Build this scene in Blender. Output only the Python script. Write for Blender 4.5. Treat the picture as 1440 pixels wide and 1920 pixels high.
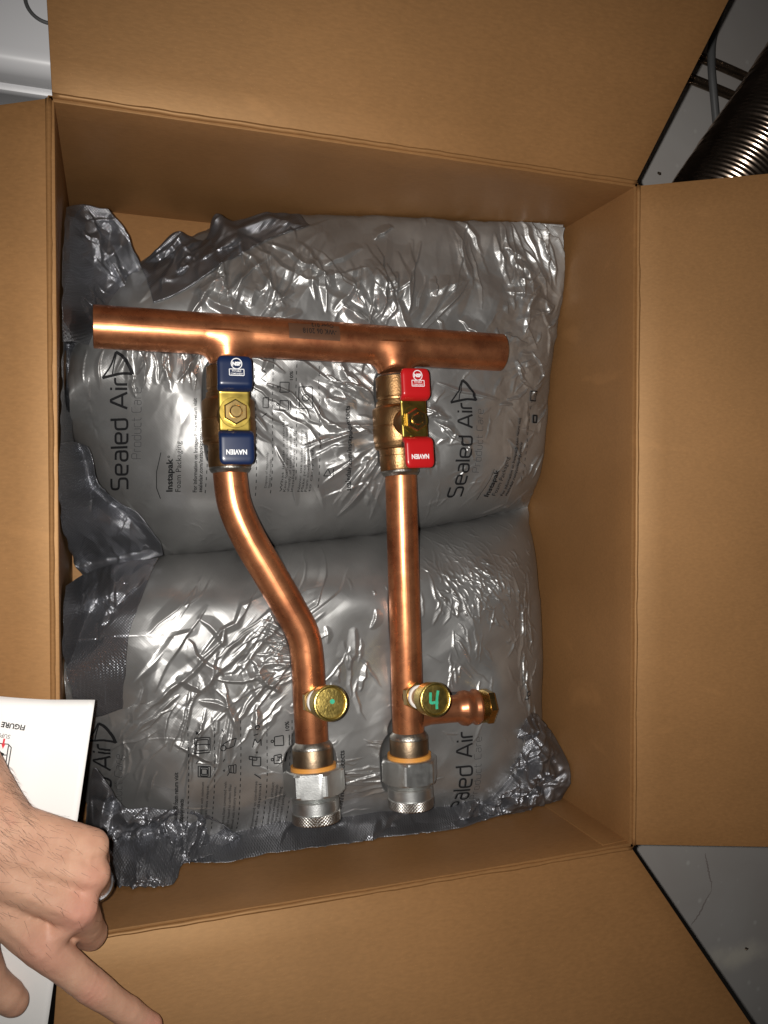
import bpy, bmesh, math, random
import numpy as np
from mathutils import Vector, Matrix

random.seed(7)
RNG = np.random.default_rng(11)
S = bpy.context.scene
COL = S.collection
for o in list(bpy.data.objects):
    bpy.data.objects.remove(o, do_unlink=True)

# ------------------------------------------------------------------ camera
# box floor is z = 0, its rim z = 0.217 m; the phone is 0.817 m above the box floor
FOC, CX, CY, NAD = 1500.0, 720.0, 960.0, (208.0, 928.0)
CAM_H = 0.817
dn = np.array([NAD[0]-CX, NAD[1]-CY, FOC]); dn /= np.linalg.norm(dn)
Zc = -dn
Xc = np.array([1.0, 0, 0]); Xc = Xc-(Xc@dn)*dn; Xc /= np.linalg.norm(Xc)
Yc = np.cross(Zc, Xc)
Yc = -Yc if Yc[1] > 0 else Yc
Wm = np.stack([Xc, Yc, Zc])                      # camera(x right,y down,z fwd) -> world
CAM = np.array([0.0, 0.0, CAM_H])

def P(px, py, z):
    """point of the place at height z that the survey pixel sees"""
    r = Wm @ np.array([(px-CX)/FOC, (py-CY)/FOC, 1.0])
    t = (z-CAM_H)/r[2]
    return CAM+r*t

cam_d = bpy.data.cameras.new('camera')
cam = bpy.data.objects.new('camera', cam_d); COL.objects.link(cam)
cam_d.sensor_fit = 'VERTICAL'; cam_d.sensor_height = 24.0; cam_d.sensor_width = 18.0
cam_d.lens = FOC/1920*24.0
cam_d.clip_start = 0.01; cam_d.clip_end = 100
right = Wm @ np.array([1.0, 0, 0]); up = Wm @ np.array([0, -1.0, 0]); back = Wm @ np.array([0, 0, -1.0])
M = Matrix(((right[0], up[0], back[0], CAM[0]), (right[1], up[1], back[1], CAM[1]),
            (right[2], up[2], back[2], CAM[2]), (0, 0, 0, 1)))
cam.matrix_world = M
S.camera = cam
S.render.resolution_x, S.render.resolution_y = 768, 1024

# ------------------------------------------------------------------ light: phone flash next to the lens, dim room
wd = bpy.data.worlds.new('World'); S.world = wd; wd.use_nodes = True
bg = wd.node_tree.nodes['Background']
bg.inputs[0].default_value = (1.0, 0.93, 0.86, 1); bg.inputs[1].default_value = 0.008
fl = bpy.data.lights.new('phone_flash', 'SPOT')
fl.energy = 24.5; fl.color = (1.0, 0.965, 0.92)
fl.spot_size = math.radians(106); fl.spot_blend = 1.0; fl.shadow_soft_size = 0.0035
flo = bpy.data.objects.new('phone_flash', fl); COL.objects.link(flo)
fpos = CAM - right*0.016 + up*0.002
flo.matrix_world = Matrix(((right[0], up[0], back[0], fpos[0]), (right[1], up[1], back[1], fpos[1]),
                           (right[2], up[2], back[2], fpos[2]), (0, 0, 0, 1)))
flo.matrix_world = flo.matrix_world @ Matrix.Rotation(math.radians(-3), 4, 'Y')
S.view_settings.view_transform = 'Standard'; S.view_settings.look = 'None'
S.view_settings.exposure = 0.0; S.view_settings.gamma = 1.0
S.view_settings.use_curve_mapping = False
S.render.engine = 'CYCLES'
S.cycles.max_bounces = 6

# ------------------------------------------------------------------ helpers: objects
def link(o, parent=None):
    COL.objects.link(o)
    if parent is not None:
        o.parent = parent
        o.matrix_parent_inverse = parent.matrix_world.inverted()
    return o

def tag(o, label=None, cat=None, group=None, kind=None):
    if label: o['label'] = label
    if cat: o['category'] = cat
    if group: o['group'] = group
    if kind: o['kind'] = kind
    return o

def empty(name, loc, label, cat, group=None):
    o = bpy.data.objects.new(name, None); COL.objects.link(o)
    o.location = loc; o.empty_display_size = 0.02
    o.matrix_world = Matrix.Translation(Vector(loc))
    return tag(o, label, cat, group)

def mesh_obj(name, V, F, mat, parent=None, smooth=True, uv=None):
    me = bpy.data.meshes.new(name)
    V = np.asarray(V, dtype=float)
    if isinstance(F, np.ndarray):
        n, k = F.shape
        me.vertices.add(len(V)); me.vertices.foreach_set('co', V.astype(np.float32).ravel())
        me.loops.add(n*k); me.loops.foreach_set('vertex_index', F.astype(np.int32).ravel())
        me.polygons.add(n); me.polygons.foreach_set('loop_start', np.arange(0, n*k, k, dtype=np.int32))
        me.update(calc_edges=True)
    else:
        me.from_pydata([tuple(v) for v in V], [], [tuple(f) for f in F]); me.update()
    me.validate()
    if uv is not None:
        ul = me.uv_layers.new(name='UVMap')
        li = np.zeros(len(me.loops), dtype=np.int32); me.loops.foreach_get('vertex_index', li)
        ul.data.foreach_set('uv', np.asarray(uv, dtype=np.float32)[li].ravel())
    me.polygons.foreach_set('use_smooth', [smooth]*len(me.polygons))
    me.materials.append(mat)
    o = bpy.data.objects.new(name, me)
    return link(o, parent)

def sharp_edges(o, deg=35):
    me = o.data
    bm = bmesh.new(); bm.from_mesh(me)
    bmesh.ops.recalc_face_normals(bm, faces=bm.faces)
    for e in bm.edges:
        if len(e.link_faces) == 2 and e.calc_face_angle(0) > math.radians(deg): e.smooth = False
    bm.to_mesh(me); bm.free()
    return o

def nrm(v):
    v = np.asarray(v, float); return v/np.linalg.norm(v)

def frame(axis, hint):
    a = nrm(axis); u = np.asarray(hint, float); u = nrm(u-(u@a)*a); w = np.cross(a, u)
    return a, u, w

def lathe_data(A, axis, prof, seg=48, hint=(0, 0, 1), rad_fn=None):
    """prof: list of (s, r) along axis from A; closes ends with r == 0"""
    a, u, w = frame(axis, hint)
    V = []; UV = []
    th = np.linspace(0, 2*math.pi, seg+1)
    L = 0; last = None
    rows = []
    for (s, r) in prof:
        if last is not None: L += math.hypot(s-last[0], r-last[1])
        last = (s, r)
        rr = r if rad_fn is None else r*rad_fn(th, s)
        ring = A+a*s+np.outer(np.cos(th)*rr, u)+np.outer(np.sin(th)*rr, w)
        rows.append(ring)
        UV.append(np.stack([th*max(q for _, q in prof), np.full(seg+1, L)], 1))
    V = np.concatenate(rows); UV = np.concatenate(UV)
    n = len(prof); i, j = np.meshgrid(np.arange(n-1), np.arange(seg), indexing='ij')
    b = (i*(seg+1)+j).ravel()
    F = np.stack([b, b+1, b+seg+2, b+seg+1], 1)
    return V, F, UV

def lathe(name, A, axis, prof, mat, parent=None, seg=48, hint=(0, 0, 1), sharp=True, rad_fn=None):
    V, F, UV = lathe_data(np.asarray(A, float), axis, prof, seg, hint, rad_fn)
    o = mesh_obj(name, V, F, mat, parent, True, UV)
    if sharp:
        me = o.data; bm = bmesh.new(); bm.from_mesh(me)
        bmesh.ops.remove_doubles(bm, verts=bm.verts, dist=1e-6)
        bmesh.ops.recalc_face_normals(bm, faces=bm.faces)
        for e in bm.edges:
            if len(e.link_faces) == 2 and e.calc_face_angle(0) > math.radians(32): e.smooth = False
        bm.to_mesh(me); bm.free()
    return o

def bez(pts, n):
    """Catmull-Rom through pts, resampled evenly to n points"""
    p = np.asarray(pts, float)
    if len(p) == 2: d = np.linspace(0, 1, 40)[:, None]; q = p[0]*(1-d)+p[1]*d
    else:
        e = np.vstack([2*p[0]-p[1], p, 2*p[-1]-p[-2]]); q = []
        for i in range(1, len(e)-2):
            t = np.linspace(0, 1, 24, endpoint=False)[:, None]
            a, b, c, d = e[i-1], e[i], e[i+1], e[i+2]
            q.append(0.5*((2*b)+(-a+c)*t+(2*a-5*b+4*c-d)*t**2+(-a+3*b-3*c+d)*t**3))
        q.append(p[-1:]); q = np.vstack(q)
    return resample(q, n)

def resample(q, n):
    q = np.asarray(q, float)
    L = np.r_[0, np.cumsum(np.linalg.norm(np.diff(q, axis=0), axis=1))]
    s = np.linspace(0, L[-1], n)
    return np.stack([np.interp(s, L, q[:, k]) for k in range(q.shape[1])], 1)

def tube(name, path, rad, mat, parent=None, seg=24, caps=True, hint=(0, 0, 1)):
    path = np.asarray(path, float); n = len(path)
    rad = np.full(n, rad) if np.isscalar(rad) else np.asarray(rad, float)
    T = np.gradient(path, axis=0); T /= np.linalg.norm(T, axis=1)[:, None]
    u = np.asarray(hint, float); rows = []; UV = []; L = 0
    th = np.linspace(0, 2*math.pi, seg+1)
    for i in range(n):
        u = u-(u@T[i])*T[i]; u /= np.linalg.norm(u); w = np.cross(T[i], u)
        rows.append(path[i]+rad[i]*(np.outer(np.cos(th), u)+np.outer(np.sin(th), w)))
        if i: L += np.linalg.norm(path[i]-path[i-1])
        UV.append(np.stack([th*rad[i], np.full(seg+1, L)], 1))
    V = np.concatenate(rows); UV = np.concatenate(UV)
    i, j = np.meshgrid(np.arange(n-1), np.arange(seg), indexing='ij'); b = (i*(seg+1)+j).ravel()
    F = [tuple(f) for f in np.stack([b, b+1, b+seg+2, b+seg+1], 1)]
    if caps:
        F.append(tuple(range(seg-1, -1, -1))); F.append(tuple((n-1)*(seg+1)+k for k in range(seg)))
    return mesh_obj(name, V, F, mat, parent, True, UV)

def slab(name, quad, thick, mat, parent=None, bevel=0.0012, nu=1, nv=1, bow=None):
    """quad: 4 world points of the upper face (ccw seen from its front); thick extrudes to the back"""
    q = [np.asarray(p, float) for p in quad]
    n = nrm(np.cross(q[1]-q[0], q[3]-q[0]))
    V = []; F = []
    for k in (0, 1):
        for i in range(nu+1):
            for j in range(nv+1):
                a, b = i/nu, j/nv
                p = q[0]*(1-a)*(1-b)+q[1]*a*(1-b)+q[2]*a*b+q[3]*(1-a)*b
                if bow is not None: p = p+n*bow(a, b)
                V.append(p-n*thick*k)
    idx = lambda k, i, j: k*(nu+1)*(nv+1)+i*(nv+1)+j
    for i in range(nu):
        for j in range(nv):
            F.append((idx(0, i, j), idx(0, i+1, j), idx(0, i+1, j+1), idx(0, i, j+1)))
            F.append((idx(1, i, j), idx(1, i, j+1), idx(1, i+1, j+1), idx(1, i+1, j)))
    for i in range(nu):
        F.append((idx(0, i, 0), idx(1, i, 0), idx(1, i+1, 0), idx(0, i+1, 0)))
        F.append((idx(0, i, nv), idx(0, i+1, nv), idx(1, i+1, nv), idx(1, i, nv)))
    for j in range(nv):
        F.append((idx(0, 0, j), idx(0, 0, j+1), idx(1, 0, j+1), idx(1, 0, j)))
        F.append((idx(0, nu, j), idx(1, nu, j), idx(1, nu, j+1), idx(0, nu, j+1)))
    uv = []
    for k in (0, 1):
        for i in range(nu+1):
            for j in range(nv+1):
                uv.append((i/nu*np.linalg.norm(q[1]-q[0]), j/nv*np.linalg.norm(q[3]-q[0])))
    o = mesh_obj(name, V, F, mat, parent, False, uv)
    me = o.data; bm = bmesh.new(); bm.from_mesh(me)
    bmesh.ops.recalc_face_normals(bm, faces=bm.faces)
    if bevel:
        ed = [e for e in bm.edges if len(e.link_faces) == 2 and e.calc_face_angle(0) > 0.7]
        bmesh.ops.bevel(bm, geom=ed, offset=bevel, segments=2, affect='EDGES', profile=0.6)
        for f in bm.faces: f.smooth = True
        for e in bm.edges:
            if len(e.link_faces) == 2 and e.calc_face_angle(0) > 0.6: e.smooth = False
    bm.to_mesh(me); bm.free()
    return o

# ------------------------------------------------------------------ helpers: noise on arrays
def _hash(ix, iy, seed):
    h = (ix.astype(np.int64)*374761393+iy.astype(np.int64)*668265263+seed*982451653) & 0x7fffffff
    h = ((h ^ (h >> 13))*1274126177) & 0x7fffffff
    return ((h ^ (h >> 16)) & 0xffff)/65535.0

def vnoise(x, y, seed):
    ix, iy = np.floor(x), np.floor(y); fx, fy = x-ix, y-iy
    fx = fx*fx*fx*(fx*(fx*6-15)+10); fy = fy*fy*fy*(fy*(fy*6-15)+10)
    a = _hash(ix, iy, seed); b = _hash(ix+1, iy, seed); c = _hash(ix, iy+1, seed); d = _hash(ix+1, iy+1, seed)
    return (a*(1-fx)+b*fx)*(1-fy)+(c*(1-fx)+d*fx)*fy-0.5

def trinoise(x, y, seed):
    """piecewise-linear noise on a triangle lattice: sharp creases between flat facets"""
    s = (x+y)*0.3660254; X = x+s; Y = y+s
    ix, iy = np.floor(X), np.floor(Y); fx, fy = X-ix, Y-iy
    low = fx > fy
    h00 = _hash(ix, iy, seed); h11 = _hash(ix+1, iy+1, seed)
    h10 = _hash(ix+1, iy, seed); h01 = _hash(ix, iy+1, seed)
    return np.where(low, h00*(1-fx)+h10*(fx-fy)+h11*fy, h00*(1-fy)+h01*(fy-fx)+h11*fx)-0.5

def crumple(x, y, seed, scale, ang=0.0, stretch=1.0, octs=3, gain=0.5, warp=0.45):
    """x, y in mm"""
    c, s = math.cos(ang), math.sin(ang)
    u = (x*c+y*s)/scale/stretch; v = (-x*s+y*c)/scale
    h = 0; a = 1.0
    for k in range(octs):
        wu = u+warp*2*vnoise(u*0.9+7, v*0.9, seed+31*k); wv = v+warp*2*vnoise(u*0.9, v*0.9+3, seed+57*k)
        h = h+a*trinoise(wu, wv, seed+97*k); a *= gain; u = u*1.93+3.1; v = v*1.93+1.7
    return h

def blob(x, y, cx, cy, rx, ry, ang=0):
    c, s = math.cos(ang), math.sin(ang); u = ((x-cx)*c+(y-cy)*s)/rx; v = (-(x-cx)*s+(y-cy)*c)/ry
    return np.exp(-(u*u+v*v))

def fold(H, x, y, path, w1, w2, amp, taper=0.7):
    """adds one sharp crease ridge along path (mm); w1/w2 widths of its two flanks"""
    p = np.asarray(path, float)
    W = max(w1, w2)
    m = (x > p[:, 0].min()-W) & (x < p[:, 0].max()+W) & (y > p[:, 1].min()-W) & (y < p[:, 1].max()+W)
    if not m.any(): return
    xs, ys = x[m], y[m]; best = np.full(xs.shape, 1e9); sd = np.zeros_like(xs); tt = np.zeros_like(xs)
    n = len(p)-1
    for i in range(n):
        d = p[i+1]-p[i]; L2 = d@d+1e-9
        t = np.clip(((xs-p[i, 0])*d[0]+(ys-p[i, 1])*d[1])/L2, 0, 1)
        dx = xs-p[i, 0]-t*d[0]; dy = ys-p[i, 1]-t*d[1]; D = np.hypot(dx, dy)
        k = D < best
        best = np.where(k, D, best); sd = np.where(k, d[0]*dy-d[1]*dx, sd); tt = np.where(k, (i+t)/n, tt)
    w = np.where(sd > 0, w1, w2)*(0.35+0.65*np.sin(np.pi*np.clip(tt, 0.02, 0.98)))
    q = np.clip(1-best/w, 0, 1)
    H[m] += amp*q**1.12*np.sin(np.pi*np.clip(tt, 0, 1))**taper

# ------------------------------------------------------------------ materials
def mat(name):
    m = bpy.data.materials.new(name); m.use_nodes = True
    nt = m.node_tree; b = nt.nodes['Principled BSDF']
    return m, nt, b

def N(nt, t, **kw):
    n = nt.nodes.new(t)
    for k, v in kw.items(): setattr(n, k, v)
    return n

def plain(name, col, rough=0.5, metal=0.0, coat=0.0, var=0.12, nscale=60, bump=0.0, bscale=400):
    m, nt, b = mat(name)
    b.inputs['Metallic'].default_value = metal
    b.inputs['Coat Weight'].default_value = coat; b.inputs['Coat Roughness'].default_value = 0.12
    tc = N(nt, 'ShaderNodeTexCoord'); no = N(nt, 'ShaderNodeTexNoise'); no.inputs['Scale'].default_value = nscale
    no.inputs['Detail'].default_value = 6
    nt.links.new(tc.outputs['Object'], no.inputs['Vector'])
    mx = N(nt, 'ShaderNodeMixRGB'); mx.inputs[1].default_value = (*[c*(1-var) for c in col], 1)
    mx.inputs[2].default_value = (*[min(1, c*(1+var)) for c in col], 1)
    nt.links.new(no.outputs['Fac'], mx.inputs[0]); nt.links.new(mx.outputs[0], b.inputs['Base Color'])
    mr = N(nt, 'ShaderNodeMapRange'); mr.inputs['To Min'].default_value = max(0, rough-0.07); mr.inputs['To Max'].default_value = min(1, rough+0.07)
    nt.links.new(no.outputs['Fac'], mr.inputs['Value']); nt.links.new(mr.outputs[0], b.inputs['Roughness'])
    if bump:
        n2 = N(nt, 'ShaderNodeTexNoise'); n2.inputs['Scale'].default_value = bscale; n2.inputs['Detail'].default_value = 4
        nt.links.new(tc.outputs['Object'], n2.inputs['Vector'])
        bp = N(nt, 'ShaderNodeBump'); bp.inputs['Strength'].default_value = bump; bp.inputs['Distance'].default_value = 0.001
        nt.links.new(n2.outputs['Fac'], bp.inputs['Height']); nt.links.new(bp.outputs[0], b.inputs['Normal'])
    return m

def cardboard_mat(name, col):
    m, nt, b = mat(name)
    tc = N(nt, 'ShaderNodeTexCoord')
    big = N(nt, 'ShaderNodeTexNoise'); big.inputs['Scale'].default_value = 9; big.inputs['Detail'].default_value = 5
    fib = N(nt, 'ShaderNodeTexNoise'); fib.inputs['Scale'].default_value = 560; fib.inputs['Detail'].default_value = 5
    mp = N(nt, 'ShaderNodeMapping'); mp.inputs['Scale'].default_value = (0.32, 1, 1)
    nt.links.new(tc.outputs['Object'], big.inputs['Vector']); nt.links.new(tc.outputs['Object'], mp.inputs['Vector'])
    nt.links.new(mp.outputs[0], fib.inputs['Vector'])
    sp = N(nt, 'ShaderNodeTexNoise'); sp.inputs['Scale'].default_value = 900
    nt.links.new(tc.outputs['Object'], sp.inputs['Vector'])
    r1 = N(nt, 'ShaderNodeValToRGB')
    r1.color_ramp.elements[0].position = 0.3; r1.color_ramp.elements[0].color = (*[c*0.89 for c in col], 1)
    r1.color_ramp.elements[1].position = 0.72; r1.color_ramp.elements[1].color = (*[c*1.07 for c in col], 1)
    nt.links.new(fib.outputs['Fac'], r1.inputs[0])
    mx = N(nt, 'ShaderNodeMixRGB', blend_type='MULTIPLY'); mx.inputs[0].default_value = 0.55
    r2 = N(nt, 'ShaderNodeValToRGB'); r2.color_ramp.elements[0].position = 0.3; r2.color_ramp.elements[0].color = (0.70, 0.69, 0.67, 1)
    r2.color_ramp.elements[1].position = 0.7
    nt.links.new(big.outputs['Fac'], r2.inputs[0]); nt.links.new(r1.outputs[0], mx.inputs[1]); nt.links.new(r2.outputs[0], mx.inputs[2])
    # pale fibre specks
    r3 = N(nt, 'ShaderNodeValToRGB'); r3.color_ramp.elements[0].position = 0.68; r3.color_ramp.elements[1].position = 0.78
    nt.links.new(sp.outputs['Fac'], r3.inputs[0])
    m3 = N(nt, 'ShaderNodeMixRGB'); m3.inputs[2].default_value = (*[min(1, c*1.45) for c in col], 1)
    k = N(nt, 'ShaderNodeMath', operation='MULTIPLY'); k.inputs[1].default_value = 0.7
    nt.links.new(r3.outputs[0], k.inputs[0]); nt.links.new(k.outputs[0], m3.inputs[0]); nt.links.new(mx.outputs[0], m3.inputs[1])
    # scattered rubbed patches where the liner is scuffed paler
    sc = N(nt, 'ShaderNodeTexNoise'); sc.inputs['Scale'].default_value = 11; sc.inputs['Detail'].default_value = 9; sc.inputs['Distortion'].default_value = 1.2
    mq = N(nt, 'ShaderNodeMapping'); mq.inputs['Scale'].default_value = (0.6, 1.6, 1.0); mq.inputs['Location'].default_value = (0.37, 0.11, 0)
    nt.links.new(tc.outputs['Object'], mq.inputs['Vector']); nt.links.new(mq.outputs[0], sc.inputs['Vector'])
    r5 = N(nt, 'ShaderNodeValToRGB'); r5.color_ramp.elements[0].position = 0.62; r5.color_ramp.elements[1].position = 0.74
    nt.links.new(sc.outputs['Fac'], r5.inputs[0])
    k5 = N(nt, 'ShaderNodeMath', operation='MULTIPLY'); k5.inputs[1].default_value = 0.3; nt.links.new(r5.outputs[0], k5.inputs[0])
    m5 = N(nt, 'ShaderNodeMixRGB'); m5.inputs[2].default_value = (*[min(1, c*1.5) for c in col], 1)
    nt.links.new(k5.outputs[0], m5.inputs[0]); nt.links.new(m3.outputs[0], m5.inputs[1])
    nt.links.new(m5.outputs[0], b.inputs['Base Color'])
    b.inputs['Roughness'].default_value = 0.52; b.inputs['Specular IOR Level'].default_value = 1.0; b.inputs['Specular Tint'].default_value = (1.0, 0.66, 0.36, 1)
    bp = N(nt, 'ShaderNodeBump'); bp.inputs['Strength'].default_value = 0.12; bp.inputs['Distance'].default_value = 0.0004
    nt.links.new(fib.outputs['Fac'], bp.inputs['Height'])
    b2 = N(nt, 'ShaderNodeBump'); b2.inputs['Strength'].default_value = 0.12; b2.inputs['Distance'].default_value = 0.006
    nt.links.new(big.outputs['Fac'], b2.inputs['Height']); nt.links.new(bp.outputs[0], b2.inputs['Normal'])
    nt.links.new(b2.outputs[0], b.inputs['Normal'])
    return m

def copper_mat(name, col=(0.70, 0.285, 0.125), dark=(0.30, 0.095, 0.04), r0=0.18, r1=0.38):
    m, nt, b = mat(name)
    tc = N(nt, 'ShaderNodeTexCoord')
    n1 = N(nt, 'ShaderNodeTexNoise'); n1.inputs['Scale'].default_value = 26; n1.inputs['Detail'].default_value = 7; n1.inputs['Roughness'].default_value = 0.62
    nt.links.new(tc.outputs['Object'], n1.inputs['Vector'])
    rp = N(nt, 'ShaderNodeValToRGB'); rp.color_ramp.elements[0].position = 0.30; rp.color_ramp.elements[0].color = (*dark, 1)
    rp.color_ramp.elements[1].position = 0.66; rp.color_ramp.elements[1].color = (*col, 1)
    nt.links.new(n1.outputs['Fac'], rp.inputs[0])
    # fine tarnish flecks
    n4 = N(nt, 'ShaderNodeTexNoise'); n4.inputs['Scale'].default_value = 260; n4.inputs['Detail'].default_value = 4
    nt.links.new(tc.outputs['Object'], n4.inputs['Vector'])
    r4 = N(nt, 'ShaderNodeValToRGB'); r4.color_ramp.elements[0].position = 0.25; r4.color_ramp.elements[0].color = (0.55, 0.5, 0.48, 1)
    r4.color_ramp.elements[1].position = 0.42
    nt.links.new(n4.outputs['Fac'], r4.inputs[0])
    mu = N(nt, 'ShaderNodeMixRGB', blend_type='MULTIPLY'); mu.inputs[0].default_value = 0.5
    nt.links.new(rp.outputs[0], mu.inputs[1]); nt.links.new(r4.outputs[0], mu.inputs[2])
    nt.links.new(mu.outputs[0], b.inputs['Base Color'])
    b.inputs['Metallic'].default_value = 1.0
    n2 = N(nt, 'ShaderNodeTexNoise'); n2.inputs['Scale'].default_value = 70; n2.inputs['Detail'].default_value = 5
    nt.links.new(tc.outputs['Object'], n2.inputs['Vector'])
    mr = N(nt, 'ShaderNodeMapRange'); mr.inputs['To Min'].default_value = r0; mr.inputs['To Max'].default_value = r1
    nt.links.new(n2.outputs['Fac'], mr.inputs['Value']); nt.links.new(mr.outputs[0], b.inputs['Roughness'])
    # drawn-tube scratches along the length (uv.y) 
    mp = N(nt, 'ShaderNodeMapping'); mp.inputs['Scale'].default_value = (1900, 45, 1)
    nt.links.new(tc.outputs['UV'], mp.inputs['Vector'])
    n3 = N(nt, 'ShaderNodeTexNoise'); n3.inputs['Scale'].default_value = 1; n3.inputs['Detail'].default_value = 3
    nt.links.new(mp.outputs[0], n3.inputs['Vector'])
    bp = N(nt, 'ShaderNodeBump'); bp.inputs['Strength'].default_value = 0.10; bp.inputs['Distance'].default_value = 0.0004
    nt.links.new(n3.outputs['Fac'], bp.inputs['Height'])
    b2 = N(nt, 'ShaderNodeBump'); b2.inputs['Strength'].default_value = 0.06; b2.inputs['Distance'].default_value = 0.0006
    nt.links.new(n2.outputs['Fac'], b2.inputs['Height']); nt.links.new(bp.outputs[0], b2.inputs['Normal'])
    nt.links.new(b2.outputs[0], b.inputs['Normal'])
    # a broad second lobe so the tube keeps its warm body beside the highlight
    g = N(nt, 'ShaderNodeBsdfPrincipled'); g.inputs['Metallic'].default_value = 0.7; g.inputs['Roughness'].default_value = 0.5
    nt.links.new(mu.outputs[0], g.inputs['Base Color']); nt.links.new(b2.outputs[0], g.inputs['Normal'])
    ms = N(nt, 'ShaderNodeMixShader'); ms.inputs[0].default_value = 0.4
    nt.links.new(b.outputs[0], ms.inputs[1]); nt.links.new(g.outputs[0], ms.inputs[2])
    nt.links.new(ms.outputs[0], nt.nodes['Material Output'].inputs[0])
    return m

def film_mat(name, col, emb=0.5, metal=0.6, rough=0.33):
    m, nt, b = mat(name)
    tc = N(nt, 'ShaderNodeTexCoord')
    b.inputs['Metallic'].default_value = metal
    n1 = N(nt, 'ShaderNodeTexNoise'); n1.inputs['Scale'].default_value = 0.035; n1.inputs['Detail'].default_value = 4
    nt.links.new(tc.outputs['UV'], n1.inputs['Vector'])
    rp = N(nt, 'ShaderNodeValToRGB'); rp.color_ramp.elements[0].position = 0.3; rp.color_ramp.elements[0].color = (*[c*0.88 for c in col], 1)
    rp.color_ramp.elements[1].position = 0.7; rp.color_ramp.elements[1].color = (*[c*1.08 for c in col], 1)
    nt.links.new(n1.outputs['Fac'], rp.inputs[0]); nt.links.new(rp.outputs[0], b.inputs['Base Color'])
    mr = N(nt, 'ShaderNodeMapRange'); mr.inputs['To Min'].default_value = rough-0.05; mr.inputs['To Max'].default_value = rough+0.07
    nt.links.new(n1.outputs['Fac'], mr.inputs['Value']); nt.links.new(mr.outputs[0], b.inputs['Roughness'])
    # embossed dots, pitch about 1.8 mm (uv in mm)
    mp = N(nt, 'ShaderNodeMapping'); mp.inputs['Rotation'].default_value = (0, 0, math.radians(45)); mp.inputs['Scale'].default_value = (0.62, 0.62, 1)
    nt.links.new(tc.outputs['UV'], mp.inputs['Vector'])
    vo = N(nt, 'ShaderNodeTexVoronoi'); vo.inputs['Randomness'].default_value = 0.0; vo.inputs['Scale'].default_value = 1.0; vo.voronoi_dimensions = '2D'
    nt.links.new(mp.outputs[0], vo.inputs['Vector'])
    bp = N(nt, 'ShaderNodeBump'); bp.invert = True; bp.inputs['Strength'].default_value = emb; bp.inputs['Distance'].default_value = 0.0005
    nt.links.new(vo.outputs['Distance'], bp.inputs['Height'])
    n2 = N(nt, 'ShaderNodeTexNoise'); n2.inputs['Scale'].default_value = 0.45; n2.inputs['Detail'].default_value = 4
    nt.links.new(tc.outputs['UV'], n2.inputs['Vector'])
    b2 = N(nt, 'ShaderNodeBump'); b2.inputs['Strength'].default_value = 0.10; b2.inputs['Distance'].default_value = 0.0007
    nt.links.new(n2.outputs['Fac'], b2.inputs['Height']); nt.links.new(bp.outputs[0], b2.inputs['Normal'])
    nt.links.new(b2.outputs[0], b.inputs['Normal'])
    return m

def knurl_mat(name):
    m, nt, b = mat(name)
    b.inputs['Base Color'].default_value = (0.46, 0.45, 0.43, 1); b.inputs['Metallic'].default_value = 1; b.inputs['Roughness'].default_value = 0.34
    tc = N(nt, 'ShaderNodeTexCoord'); hs = []
    for a in (45, -45):
        mp = N(nt, 'ShaderNodeMapping'); mp.inputs['Rotation'].default_value = (0, 0, math.radians(a)); mp.inputs['Scale'].default_value = (160, 160, 1)
        w = N(nt, 'ShaderNodeTexWave'); w.inputs['Scale'].default_value = 1.0; w.wave_profile = 'TRI'
        nt.links.new(tc.outputs['UV'], mp.inputs['Vector']); nt.links.new(mp.outputs[0], w.inputs['Vector']); hs.append(w)
    mi = N(nt, 'ShaderNodeMath', operation='MINIMUM'); nt.links.new(hs[0].outputs['Fac'], mi.inputs[0]); nt.links.new(hs[1].outputs['Fac'], mi.inputs[1])
    bp = N(nt, 'ShaderNodeBump'); bp.inputs['Strength'].default_value = 1.0; bp.inputs['Distance'].default_value = 0.0006
    nt.links.new(mi.outputs[0], bp.inputs['Height']); nt.links.new(bp.outputs[0], b.inputs['Normal'])
    return m

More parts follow.
